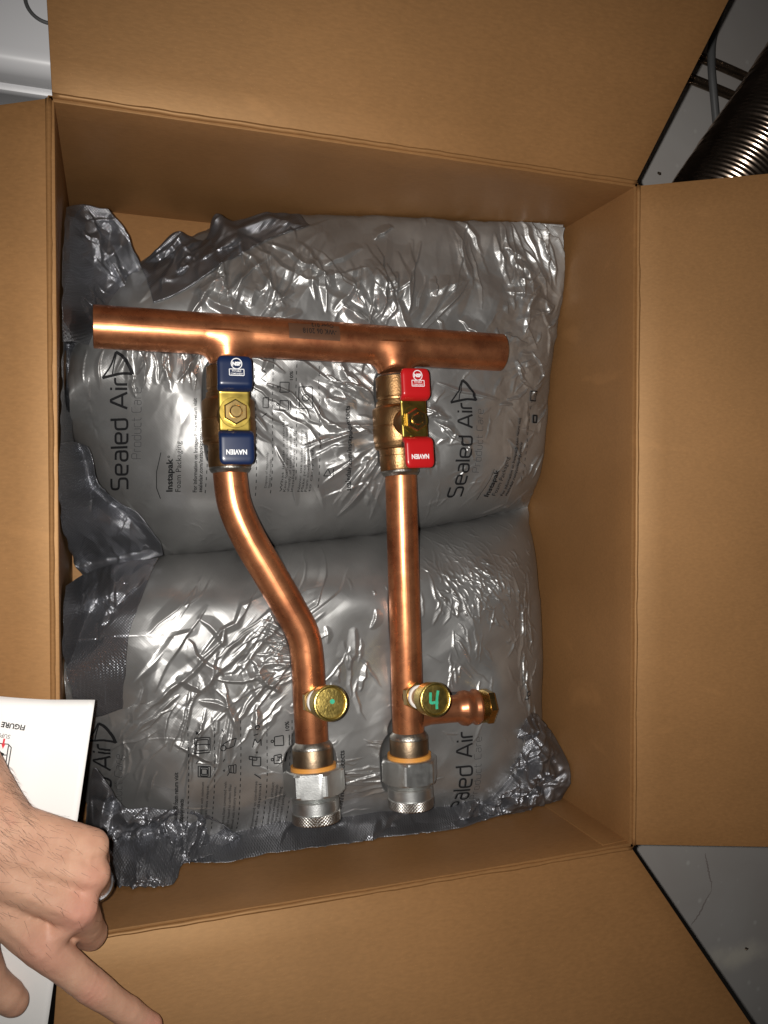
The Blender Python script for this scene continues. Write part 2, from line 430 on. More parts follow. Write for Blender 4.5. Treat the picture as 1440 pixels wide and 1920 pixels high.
def skin_mat(name, red_spots):
    m, nt, b = mat(name)
    tc = N(nt, 'ShaderNodeTexCoord'); geo = N(nt, 'ShaderNodeNewGeometry')
    n1 = N(nt, 'ShaderNodeTexNoise'); n1.inputs['Scale'].default_value = 45; n1.inputs['Detail'].default_value = 6; n1.inputs['Roughness'].default_value = 0.6
    nt.links.new(tc.outputs['Object'], n1.inputs['Vector'])
    rp = N(nt, 'ShaderNodeValToRGB'); rp.color_ramp.elements[0].position = 0.3; rp.color_ramp.elements[0].color = (0.53, 0.285, 0.19, 1)
    rp.color_ramp.elements[1].position = 0.7; rp.color_ramp.elements[1].color = (0.64, 0.375, 0.255, 1)
    nt.links.new(n1.outputs['Fac'], rp.inputs[0])
    last = rp.outputs[0]
    for (c, r, f) in red_spots:
        ds = N(nt, 'ShaderNodeVectorMath', operation='DISTANCE'); ds.inputs[1].default_value = c
        nt.links.new(geo.outputs['Position'], ds.inputs[0])
        mr = N(nt, 'ShaderNodeMapRange', interpolation_type='SMOOTHSTEP'); mr.inputs['From Min'].default_value = 0; mr.inputs['From Max'].default_value = r
        mr.inputs['To Min'].default_value = f; mr.inputs['To Max'].default_value = 0
        nt.links.new(ds.outputs['Value'], mr.inputs['Value'])
        mx = N(nt, 'ShaderNodeMixRGB'); mx.inputs[2].default_value = (0.60, 0.25, 0.19, 1)
        nt.links.new(mr.outputs[0], mx.inputs[0]); nt.links.new(last, mx.inputs[1]); last = mx.outputs[0]
    nt.links.new(last, b.inputs['Base Color'])
    b.inputs['Roughness'].default_value = 0.52; b.inputs['Specular IOR Level'].default_value = 0.35
    b.inputs['Subsurface Weight'].default_value = 0.12; b.inputs['Subsurface Radius'].default_value = (0.004, 0.0018, 0.001); b.inputs['Subsurface Scale'].default_value = 1.0
    v = N(nt, 'ShaderNodeTexVoronoi'); v.inputs['Scale'].default_value = 650; v.feature = 'DISTANCE_TO_EDGE'
    nt.links.new(tc.outputs['Object'], v.inputs['Vector'])
    bp = N(nt, 'ShaderNodeBump'); bp.inputs['Strength'].default_value = 0.22; bp.inputs['Distance'].default_value = 0.0005
    nt.links.new(v.outputs['Distance'], bp.inputs['Height'])
    n3 = N(nt, 'ShaderNodeTexNoise'); n3.inputs['Scale'].default_value = 130; n3.inputs['Detail'].default_value = 4
    nt.links.new(tc.outputs['Object'], n3.inputs['Vector'])
    b2 = N(nt, 'ShaderNodeBump'); b2.inputs['Strength'].default_value = 0.45; b2.inputs['Distance'].default_value = 0.0014
    nt.links.new(n3.outputs['Fac'], b2.inputs['Height']); nt.links.new(bp.outputs[0], b2.inputs['Normal'])
    nt.links.new(b2.outputs[0], b.inputs['Normal'])
    return m

def floor_mat():
    m, nt, b = mat('painted_concrete')
    tc = N(nt, 'ShaderNodeTexCoord')
    n1 = N(nt, 'ShaderNodeTexNoise'); n1.inputs['Scale'].default_value = 5; n1.inputs['Detail'].default_value = 8; n1.inputs['Distortion'].default_value = 0.6
    nt.links.new(tc.outputs['Object'], n1.inputs['Vector'])
    rp = N(nt, 'ShaderNodeValToRGB'); e = rp.color_ramp.elements
    e[0].position = 0.3; e[0].color = (0.40, 0.365, 0.34, 1); e[1].position = 0.66; e[1].color = (0.47, 0.45, 0.43, 1)
    x = e.new(0.74); x.color = (0.55, 0.53, 0.49, 1)
    nt.links.new(n1.outputs['Fac'], rp.inputs[0])
    n2 = N(nt, 'ShaderNodeTexVoronoi'); n2.inputs['Scale'].default_value = 42
    nt.links.new(tc.outputs['Object'], n2.inputs['Vector'])
    r2 = N(nt, 'ShaderNodeValToRGB'); r2.color_ramp.elements[0].position = 0.06; r2.color_ramp.elements[0].color = (1, 1, 1, 1)
    r2.color_ramp.elements[1].position = 0.17; r2.color_ramp.elements[1].color = (0, 0, 0, 1)
    nt.links.new(n2.outputs['Distance'], r2.inputs[0])
    k = N(nt, 'ShaderNodeMath', operation='MULTIPLY'); k.inputs[1].default_value = 0.45
    nt.links.new(r2.outputs[0], k.inputs[0])
    mx = N(nt, 'ShaderNodeMixRGB'); mx.inputs[2].default_value = (0.66, 0.65, 0.62, 1)
    nt.links.new(k.outputs[0], mx.inputs[0]); nt.links.new(rp.outputs[0], mx.inputs[1])
    # pale scuffed stain near the lower right of the box
    last = mx.outputs[0]
    st = P(1385, 1790, -0.007)
    mp = N(nt, 'ShaderNodeMapping'); mp.inputs['Location'].default_value = tuple(-st)
    mq = N(nt, 'ShaderNodeMapping'); mq.inputs['Rotation'].default_value = (0, 0, math.radians(38)); mq.inputs['Scale'].default_value = (13, 34, 1)
    nt.links.new(tc.outputs['Object'], mp.inputs['Vector']); nt.links.new(mp.outputs[0], mq.inputs['Vector'])
    nz = N(nt, 'ShaderNodeTexNoise'); nz.inputs['Scale'].default_value = 38; nz.inputs['Detail'].default_value = 5
    nt.links.new(tc.outputs['Object'], nz.inputs['Vector'])
    ln = N(nt, 'ShaderNodeVectorMath', operation='LENGTH'); nt.links.new(mq.outputs[0], ln.inputs[0])
    ad = N(nt, 'ShaderNodeMath', operation='ADD'); nt.links.new(ln.outputs['Value'], ad.inputs[0]); nt.links.new(nz.outputs['Fac'], ad.inputs[1])
    mr = N(nt, 'ShaderNodeMapRange', interpolation_type='SMOOTHSTEP'); mr.inputs['From Min'].default_value = 0.45; mr.inputs['From Max'].default_value = 1.35
    mr.inputs['To Min'].default_value = 1.0; mr.inputs['To Max'].default_value = 0
    nt.links.new(ad.outputs[0], mr.inputs['Value'])
    m2 = N(nt, 'ShaderNodeMixRGB'); m2.inputs[2].default_value = (0.66, 0.62, 0.54, 1)
    nt.links.new(mr.outputs[0], m2.inputs[0]); nt.links.new(last, m2.inputs[1])
    nt.links.new(m2.outputs[0], b.inputs['Base Color'])
    b.inputs['Roughness'].default_value = 0.5
    bp = N(nt, 'ShaderNodeBump'); bp.inputs['Strength'].default_value = 0.3; bp.inputs['Distance'].default_value = 0.002
    nt.links.new(n1.outputs['Fac'], bp.inputs['Height']); nt.links.new(bp.outputs[0], b.inputs['Normal'])
    return m

M_card = cardboard_mat('kraft_cardboard', (0.245, 0.121, 0.0455))
M_edge = plain('torn_kraft_edge', (0.52, 0.36, 0.21), 0.85, var=0.25, nscale=300, bump=0.4)
M_crease = plain('creased_kraft', (0.42, 0.22, 0.09), 0.55, var=0.15, nscale=200)
M_copper = copper_mat('copper_tube')
M_copper2 = copper_mat('copper_fitting', (0.72, 0.30, 0.14), (0.40, 0.14, 0.065), 0.18, 0.32)
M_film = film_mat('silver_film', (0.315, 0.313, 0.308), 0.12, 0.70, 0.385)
M_film_shade = film_mat('silver_film_shaded', (0.20, 0.204, 0.22), 0.9, 0.82, 0.32)  # same film, base darkened to paint in the shade of loose parts tilting away
M_ink = plain('black_print', (0.012, 0.012, 0.013), 0.65, var=0.2)
M_ink2 = plain('grey_print', (0.06, 0.06, 0.062), 0.45, var=0.2)
for m_ in (M_ink, M_ink2): m_.node_tree.nodes['Principled BSDF'].inputs['Specular IOR Level'].default_value = 0.12
M_brass = plain('cast_brass', (0.35, 0.20, 0.09), 0.40, 1.0, var=0.3, nscale=55, bump=0.25, bscale=700)
M_brass2 = plain('machined_brass', (0.62, 0.43, 0.17), 0.27, 1.0, var=0.2, nscale=90)
M_collar = plain('dull_bronze', (0.26, 0.19, 0.125), 0.45, 1.0, var=0.25, nscale=80, bump=0.15)
M_plate = plain('yellow_zinc_plate', (0.60, 0.44, 0.10), 0.30, 1.0, var=0.35, nscale=110)
M_cap = plain('brass_cap', (0.60, 0.45, 0.13), 0.33, 1.0, var=0.35, nscale=190, bump=0.25, bscale=600)
M_solder = plain('solder', (0.42, 0.40, 0.36), 0.38, 1.0, var=0.25, nscale=200, bump=0.3, bscale=500)
M_zinc = plain('zinc_steel', (0.60, 0.61, 0.60), 0.40, 0.97, var=0.14, nscale=150, bump=0.12, bscale=900)
M_knurl = knurl_mat('knurled_steel')
M_gasket = plain('orange_fibre_gasket', (0.62, 0.27, 0.05), 0.5, var=0.1)
M_blue = plain('blue_vinyl_dip', (0.007, 0.017, 0.060), 0.32, coat=0.2, var=0.12, nscale=40)
M_red = plain('red_vinyl_dip', (0.46, 0.010, 0.012), 0.32, coat=0.2, var=0.08, nscale=40)
M_white = plain('white_print', (0.82, 0.82, 0.82), 0.5, var=0.05)
M_ptfe = plain('white_sealing_ring', (0.75, 0.72, 0.68), 0.5, var=0.08)
M_green = plain('green_marker', (0.03, 0.36, 0.20), 0.6, var=0.35, nscale=300)
M_tape = plain('brown_label_tape', (0.17, 0.085, 0.05), 0.3, 0.5, var=0.2)
M_paper = plain('white_paper', (0.86, 0.85, 0.83), 0.6, var=0.02, nscale=8)
M_enamel = plain('white_enamel', (0.78, 0.78, 0.80), 0.35, coat=0.2, var=0.04, nscale=6)
M_duct = plain('shiny_duct_foil', (0.50, 0.39, 0.31), 0.2, 1.0, var=0.25, nscale=30, bump=0.12, bscale=150)  # warm brown reflections are put into the foil's base tint
M_rod = plain('dark_bronze_tube', (0.20, 0.15, 0.11), 0.28, 0.9, var=0.4, nscale=120, bump=0.4, bscale=500)
M_cable = plain('grey_cable_sheath', (0.10, 0.10, 0.10), 0.55, var=0.1)
M_redprint = plain('red_print', (0.65, 0.03, 0.05), 0.5, var=0.08)
M_ring = plain('dark_metal_ring', (0.22, 0.22, 0.23), 0.25, 1.0, var=0.05)
M_hair = plain('dark_body_hair', (0.045, 0.022, 0.014), 0.5, var=0.2)
M_nail = plain('fingernail', (0.62, 0.33, 0.27), 0.28, coat=0.3, var=0.05)

# ------------------------------------------------------------------ room floor
def build_floor():
    s = 3.0
    V = [(-s, -s, -0.007), (s, -s, -0.007), (s, s, -0.007), (-s, s, -0.007)]
    o = mesh_obj('floor', V, [(0, 1, 2, 3)], floor_mat(), None, False)
    tag(o, 'grey painted concrete floor beside the box', 'floor', kind='structure')
build_floor()

# ------------------------------------------------------------------ cardboard box
RIM = 0.217; FT = 0.0045
c_tl, c_tr, c_br, c_bl = P(93, 188, RIM), P(1193, 334, RIM), P(1193, 1592, RIM), P(99, 1768, RIM)
bx0, bx1 = (c_tl[0]+c_bl[0])/2, (c_tr[0]+c_br[0])/2
by0, by1 = (c_bl[1]+c_br[1])/2, (c_tl[1]+c_tr[1])/2
print('BOX', bx0, bx1, by0, by1)

def build_box():
    root = empty('cardboard_box', ((bx0+bx1)/2, (by0+by1)/2, 0), 'open brown cardboard box with its four flaps folded out', 'box')
    C = {'tl': np.array([bx0, by1]), 'tr': np.array([bx1, by1]), 'br': np.array([bx1, by0]), 'bl': np.array([bx0, by0])}
    # base: four closing flaps seen as two long outer and two inner panels
    ym = (by0+by1)/2; xm = (bx0+bx1)/2
    slab('bottom_panel', [(bx0, by0, -0.001), (xm-0.0015, by0, -0.001), (xm-0.0015, by1, -0.001), (bx0, by1, -0.001)], 0.0045, M_card, root, 0.0008)
    slab('bottom_panel', [(xm+0.0015, by0, -0.001), (bx1, by0, -0.001), (bx1, by1, -0.001), (xm+0.0015, by1, -0.001)], 0.0045, M_card, root, 0.0008)
    slab('inner_bottom_flap', [(bx0+.004, by1-0.20, 0.0035), (bx1-.004, by1-0.20, 0.0035), (bx1-.004, by1-.003, 0.0035), (bx0+.004, by1-.003, 0.0035)], 0.0038, M_card, root, 0.0008)
    slab('inner_bottom_flap', [(bx0+.004, by0+.003, 0.0035), (bx1-.004, by0+.003, 0.0035), (bx1-.004, by0+0.20, 0.0035), (bx0+.004, by0+0.20, 0.0035)], 0.0038, M_card, root, 0.0008)
    def wall(a, b, out):
        a3, b3 = np.array([*a, -0.004]), np.array([*b, -0.004]); a4, b4 = np.array([*a, RIM]), np.array([*b, RIM])
        ph = random.random()*6
        return slab('wall', [a3, b3, b4, a4], FT, M_card, root, 0.001, 20, 8,
                    lambda u, v: 0.0022*math.sin(math.pi*u)*math.sin(math.pi*v+ph*0.2)*math.cos(ph))
    # fronts face the inside of the box
    wall(C['tr'], C['tl'], 1); wall(C['tl'], C['bl'], 1); wall(C['bl'], C['br'], 1); wall(C['br'], C['tr'], 1)
    # manufacturer's joint glued inside the lower right corner
    e = 0.0040
    slab('glue_tab', [(bx1-0.036, by0+e, 0.004), (bx1-0.0015, by0+e, 0.004), (bx1-0.0015, by0+e, RIM-0.006), (bx1-0.030, by0+e, RIM-0.004)], 0.0011, M_card, root, 0.0003)
    lathe('joint_score', (bx1-0.0012, by0+0.0022, 0.004), (0, 0, 1), [(0, 0), (0, .0016), (RIM-.008, .0016), (RIM-.008, 0)], M_card, root, 10)
    # flaps
    def flap(a, b, outdir, angs, length, edge_px=None, cut=0.003):
        """angs: rise at the a and b ends; edge_px: survey pixel that the side edge at b (or a) passes through"""
        a = np.array([*a, RIM]); b = np.array([*b, RIM]); d = nrm(b-a); a2 = a+d*cut; b2 = b-d*cut
        dirs = [np.array([outdir[0]*math.cos(g), outdir[1]*math.cos(g), math.sin(g)]) for g in map(math.radians, angs)]
        for k, px in (edge_px or {}).items():
            c = (a2, b2)[k]; n = nrm(np.cross(d, dirs[k])); r = Wm @ np.array([(px[0]-CX)/FOC, (px[1]-CY)/FOC, 1.0])
            hit = CAM+r*(((c-CAM)@n)/(r@n)); v = hit-c; dirs[k] = v/(v@dirs[k])
        st = np.array([outdir[0], outdir[1], 0])*-0.0002+np.array([0, 0, 0.0013]); o3 = dirs[0]
        q = [a2+st, b2+st, b2+dirs[1]*length, a2+dirs[0]*length]
        n = np.cross(q[1]-q[0], q[3]-q[0])
        if n[2] < 0: q = [q[1], q[0], q[3], q[2]]
        ph = random.random()*6
        f = slab('flap', q, 0.004, M_card, root, 0.0007, 24, 10,
                 lambda u, v: 0.0028*math.sin(math.pi*u)*v*math.sin(2*u+ph)+0.0012*math.sin(5*u+ph)*v)
        # folded score line: an uneven rounded bead of kraft liner
        n = 90; pts = np.array([a2*(1-t)+b2*t for t in np.linspace(0, 1, n)])
        wob = RNG.normal(0, 1, (n, 3)); wob = (wob+np.roll(wob, 1, 0)+np.roll(wob, 2, 0))/3
        pts = pts+wob*np.array([0.00025, 0.00025, 0.0002])+np.array([0, 0, 0.0006])+np.array([outdir[0], outdir[1], 0])*-0.0004
        tube('crease', pts, np.abs(0.0019+wob[:, 0]*0.0002), M_card, f, 10)
        return f, q, o3
    fits = {}
    fits['top'] = flap(C['tl'], C['tr'], (0, 1), (10, 26), 0.235, {0: (88, 10), 1: (1350, 30)})
    fits['right'] = flap(C['tr'], C['br'], (1, 0), (A_RIGHT+3, A_RIGHT-3), 0.235, {0: (1430, 327), 1: (1430, 1587)})
    fits['bottom'] = flap(C['br'], C['bl'], (0, -1), (32, 18), 0.235, {0: (1390, 1895), 1: (101, 1915)})
    fits['left'] = flap(C['bl'], C['tl'], (-1, 0), (-10, -14), 0.235, {1: (5, 197)})
    # bruise where the liner of the top flap is torn
    ft, q, o3 = fits['top']
    for (px, py, w, h) in ((678, 214, 0.011, 0.0022), (712, 222, 0.006, 0.003), (727, 224, 0.004, 0.002)):
        r = Wm @ np.array([(px-CX)/FOC, (py-CY)/FOC, 1.0]); nn = nrm(np.cross(q[1]-q[0], q[3]-q[0]))
        t = ((q[0]-CAM)@nn)/(r@nn); c = CAM+r*t
        ax = nrm(q[1]-q[0]); ay = nrm(q[3]-q[0])
        n = 14; V = [c+nn*0.0016]; F = []
        for k in range(n):
            a = 2*math.pi*k/n; j = 1+0.35*random.uniform(-1, 1)
            V.append(c+ax*math.cos(a)*w*j+ay*math.sin(a)*h*j-ax*0.0*h+nn*(0.0004))
            F.append((0, k+1, (k+1) % n+1))
        mesh_obj('torn_liner', V, F, M_edge, ft, False)
    return root, fits

# angle of each flap above horizontal, from where its edges run in the picture
def solve_angle(corner, outdir, target_px):
    best = None
    for d in np.arange(-60, 75, 0.25):
        a = math.radians(d); o = np.array([outdir[0]*math.cos(a), outdir[1]*math.cos(a), math.sin(a)])
        c = np.array([corner[0], corner[1], RIM])
        ds = []
        for L in np.linspace(0.02, 0.3, 60):
            p = Wm.T @ (c+o*L-CAM)
            if p[2] < 0.05: continue
            q = (CX+FOC*p[0]/p[2], CY+FOC*p[1]/p[2]); ds.append(math.hypot(q[0]-target_px[0], q[1]-target_px[1]))
        if ds and (best is None or min(ds) < best[0]): best = (min(ds), d)
    return best[1]
A_TOP = solve_angle((bx1, by1), (0, 1), (1350, 30))
A_RIGHT = (solve_angle((bx1, by1), (1, 0), (1430, 327))+solve_angle((bx1, by0), (1, 0), (1430, 1587)))/2
A_BOT = solve_angle((bx1, by0), (0, -1), (1390, 1895))
A_LEFT = solve_angle((bx0, by1), (-1, 0), (5, 197))
print('FLAPS', A_TOP, A_RIGHT, A_BOT, A_LEFT)
box, FITS = build_box()

# ------------------------------------------------------------------ manifold geometry (needed by the bags that carry it)
HZ, UZ = 0.126, 0.146
h_l, h_r = P(176, 612, HZ), P(938, 661, HZ+0.002)
R_H, R_R = 0.01745, 0.0143
def zr(py): return HZ+0.001+(UZ-HZ)*(py-640)/(1440-640)
def RP(px, py): return P(px, py, zr(py))
L_path = [RP(427, 660), RP(429, 790), RP(432, 895), RP(441, 950), RP(468, 1012), RP(505, 1075), RP(543, 1141), RP(568, 1190), RP(577, 1240), RP(581, 1320), RP(585, 1395)]
R_path = [RP(737, 690), RP(744, 800), RP(751, 885), RP(757, 1080), RP(763, 1280), RP(766, 1385)]
print('HEADER LEN', np.linalg.norm(h_r-h_l))

def press(Vx, Vy, Z, path, rad, gap=0.0006, outer=True):
    """film is pushed down wherever a pipe lies on it"""
    p = np.asarray(path, float)
    for i in range(len(p)-1):
        a, b = p[i], p[i+1]; d = b[:2]-a[:2]; L2 = d@d
        tu = ((Vx-a[0])*d[0]+(Vy-a[1])*d[1])/L2; t = np.clip(tu, 0, 1)
        D = np.hypot(Vx-a[0]-t*d[0], Vy-a[1]-t*d[1]); zc = a[2]+t*(b[2]-a[2])
        under = zc-np.sqrt(np.maximum(rad**2-np.minimum(D, rad)**2, 0))-gap
        lim = np.where(D < rad*0.8, under, zc-rad*0.6+(D-rad*0.8)*0.75)
        if outer: Z = np.minimum(Z, np.where(D < rad+0.03, np.maximum(lim, under), 9))
        else: Z = np.minimum(Z, np.where((D < rad) & (tu > 0) & (tu < 1), under, 9))
    return Z

PRESS = [(np.array([h_l, h_r]), R_H+0.0004)]
PRESS.append((bez(L_path, 24), R_R+0.0004)); PRESS.append((np.array(R_path), R_R+0.0004))
PRESS.append((np.array([RP(426, 705), RP(430, 850)]), 0.0222)); PRESS.append((np.array([RP(742, 720), RP(749, 855)]), 0.0206))
for (a_, b_, r_) in (((585, 1391), (587, 1437), .0186), ((587, 1438), (589, 1488), .0262), ((589, 1489), (591, 1536), .0215), ((766, 1372), (767, 1416), .0186), ((767, 1417), (769, 1466), .0262), ((769, 1467), (770, 1512), .0215)):
    PRESS.append((np.array([RP(*a_), RP(*b_)]), r_))
PRESS.append((np.array([RP(770, 1335), RP(912, 1324)]), 0.0160))

# ------------------------------------------------------------------ foam-filled bags
def coons(top, bot, left, right, nu, nv):
    """boundary curves as (nu,3)/(nv,3) arrays; returns (nv,nu,3); left/right run from top to bottom"""
    u = np.linspace(0, 1, nu)[None, :, None]; v = np.linspace(0, 1, nv)[:, None, None]
    T, B = top[None], bot[None]; L, R = left[:, None], right[:, None]
    return (1-v)*T+v*B+(1-u)*L+u*R-((1-u)*(1-v)*top[0]+u*(1-v)*top[-1]+(1-u)*v*bot[0]+u*v*bot[-1])

def PB(px, py, z):
    q = P(px, py, z)
    while z < RIM and (q[1] < by0+0.006 or q[0] > bx1-0.006 or q[0] < bx0+0.006 or q[1] > by1-0.006):
        z += 0.002; q = P(px, py, z)
    return q

def curve_px(pts, n, z):
    w = [PB(p[0], p[1], p[2] if len(p) > 2 else z) for p in pts]
    return bez(w, n)

def grid_faces(nv, nu, off=0):
    i, j = np.meshgrid(np.arange(nv-1), np.arange(nu-1), indexing='ij'); b = (i*nu+j).ravel()+off
    return np.stack([b, b+nu, b+nu+1, b+1], 1)

def frac_curve(x, k): return 1-(1-np.clip(x, 0, 1))**k

def pillow(name, parent, top, bot, left, right, zb, Hh, relief, mat_, step=0.00072, edge=0.125, kx=2.5):
    wl = np.linalg.norm(np.diff(curve_px(top, 200, zb), axis=0), axis=1).sum(); hl = np.linalg.norm(np.diff(curve_px(left, 200, zb), axis=0), axis=1).sum()
    nu, nv = int(wl/step), int(hl/step)
    T, B, L, R = curve_px(top, nu, zb), curve_px(bot, nu, zb), curve_px(left, nv, zb), curve_px(right, nv, zb)
    G = coons(T, B, L, R, nu, nv)
    X, Y = G[..., 0], G[..., 1]
    u = np.linspace(0, 1, nu)[None, :]; v = np.linspace(0, 1, nv)[:, None]
    eu = np.minimum(u, 1-u)*wl; ev = np.minimum(v, 1-v)*hl
    pu, pv = frac_curve(eu/edge, kx), frac_curve(ev/edge, kx)
    mask = np.clip(np.minimum(np.broadcast_to(eu, X.shape), np.broadcast_to(ev, X.shape))/0.012, 0, 1)
    Xm, Ym = X*1000, Y*1000
    Z = G[..., 2]+(zb+Hh-G[..., 2])*(pu*pv)**0.85*(1+0.10*vnoise(Xm/70, Ym/70, 5)+0.06*vnoise(Xm/35, Ym/35, 9))
    rel = relief(Xm, Ym)/1000.0
    # steep flanks: pucker sideways as well
    for _ in range(0):
        rel[1:-1, 1:-1] = (4*rel[1:-1, 1:-1]+2*(rel[:-2, 1:-1]+rel[2:, 1:-1]+rel[1:-1, :-2]+rel[1:-1, 2:])+rel[:-2, :-2]+rel[2:, 2:]+rel[:-2, 2:]+rel[2:, :-2])/16
    Z = Z+rel*(0.12+0.88*np.clip(mask*0.5, 0, 1)*2)*1.12
    for (pp, rr) in PRESS: Z = press(X, Y, Z, pp, rr)
    puck = vnoise(Xm/11, Ym/11, 77)*0.0025*(1-mask)+vnoise(Xm/4, Ym/4, 78)*0.0008*(1-mask)
    # sides bulge out over their base, as a foam-filled cushion does
    hh = np.clip((Z-G[..., 2])/np.maximum(zb+Hh-G[..., 2], 1e-4), 0, 1); bl = 0.0065*4*hh*(1-hh)
    su = (u*2-1)**3; sv = (v*2-1)**3
    X = X+bl*np.broadcast_to(su, X.shape); Y = Y-bl*np.broadcast_to(sv, X.shape)
    G = np.stack([X+puck, Y+np.roll(puck, 40, 1), Z], -1)
    V = G.reshape(-1, 3); F = grid_faces(nv, nu)
    UV = np.stack([Xm.ravel(), Ym.ravel()], 1)
    # tucked under-edge down to the box floor
    bi = np.r_[np.arange(nu), np.arange(1, nv)*nu+nu-1, (nv-1)*nu+np.arange(nu-2, -1, -1), np.arange(nv-2, 0, -1)*nu]
    c = V[bi].mean(0); low = V[bi].copy(); low[:, :2] += (c[:2]-low[:, :2])*0.06; low[:, 2] = 0.006
    k = len(V); nb = len(bi); V = np.vstack([V, low, [[c[0], c[1], 0.006]]]); UV = np.vstack([UV, low[:, :2]*1000, [c[:2]*1000]])
    a = np.arange(nb); b2 = (a+1) % nb
    F = np.vstack([F, np.stack([bi[a], bi[b2], k+b2, k+a], 1)])
    o = mesh_obj(name, V, F, mat_, parent, True, UV)
    bpy.context.view_layer.update()
    return o, G

class HF:
    """height lookup over one or more sheets for laying print on them"""
    def __init__(s, G):
        s.res = 0.001; X, Y, Z = G[..., 0].ravel(), G[..., 1].ravel(), G[..., 2].ravel()
        s.x0, s.y0 = X.min()-.002, Y.min()-.002
        nx, ny = int((X.max()-s.x0)/s.res)+4, int((Y.max()-s.y0)/s.res)+4
        A = np.full((ny, nx), -1.0); i = ((Y-s.y0)/s.res).astype(int); j = ((X-s.x0)/s.res).astype(int)
        np.maximum.at(A, (i, j), Z)
        for _ in range(3):
            hole = A < 0; n = np.maximum.reduce([np.roll(A, 1, 0), np.roll(A, -1, 0), np.roll(A, 1, 1), np.roll(A, -1, 1)]); A = np.where(hole, n, A)
        s.A = A
    def z(s, x, y):
        fx = np.clip((x-s.x0)/s.res-0.5, 0, s.A.shape[1]-2); fy = np.clip((y-s.y0)/s.res-0.5, 0, s.A.shape[0]-2)
        i, j = fy.astype(int), fx.astype(int); a, b = fx-j, fy-i; A = s.A
        return (A[i, j]*(1-a)+A[i, j+1]*a)*(1-b)+(A[i+1, j]*(1-a)+A[i+1, j+1]*a)*b

# --- relief of the two bags (x, y in mm, world)
def mm(px, py, z=0.1):
    p = P(px, py, z)*1000; return p[0], p[1]

def many_folds(H, x, y, n, area, ang, spread, lens, wid, amp, seed, curve=0.25):
    r = np.random.default_rng(seed)
    (cx, cy), (rx, ry) = area
    for _ in range(n):
        a = ang+r.normal(0, spread); L = r.uniform(*lens)
        ox, oy = cx+r.normal(0, rx), cy+r.normal(0, ry); k = r.normal(0, curve)
        t = np.linspace(-0.5, 0.5, 7); aa = a+k*t
        px = ox+L*t*np.cos(aa)+r.normal(0, 0.02*L, 7); py = oy+L*t*np.sin(aa)+r.normal(0, 0.02*L, 7)
        w = r.uniform(*wid)*1.25; s = r.uniform(0.12, 0.6)
        am = r.uniform(*amp)
        if r.random() < 0.5: fold(H, x, y, np.stack([px, py], 1), w, w*s, am)
        else: fold(H, x, y, np.stack([px, py], 1), w*s, w, am)

def radial_folds(H, x, y, c, n, a0, a1, r0, r1, wid, amp, seed):
    r = np.random.default_rng(seed)
    for _ in range(n):
        a = r.uniform(a0, a1); s = r.uniform(0, 0.5); L0 = r0+(r1-r0)*s; L1 = L0+(r1-L0)*r.uniform(0.35, 1)
        k = r.normal(0, 0.12); t = np.linspace(0, 1, 7); rr = L0+(L1-L0)*t; aa = a+k*t
        p = np.stack([c[0]+rr*np.cos(aa), c[1]+rr*np.sin(aa)], 1)+r.normal(0, 0.5, (7, 2))
        w = r.uniform(*wid)*1.25; f = r.uniform(0.12, 0.6)
        fold(H, x, y, p, w, w*f, r.uniform(*amp))

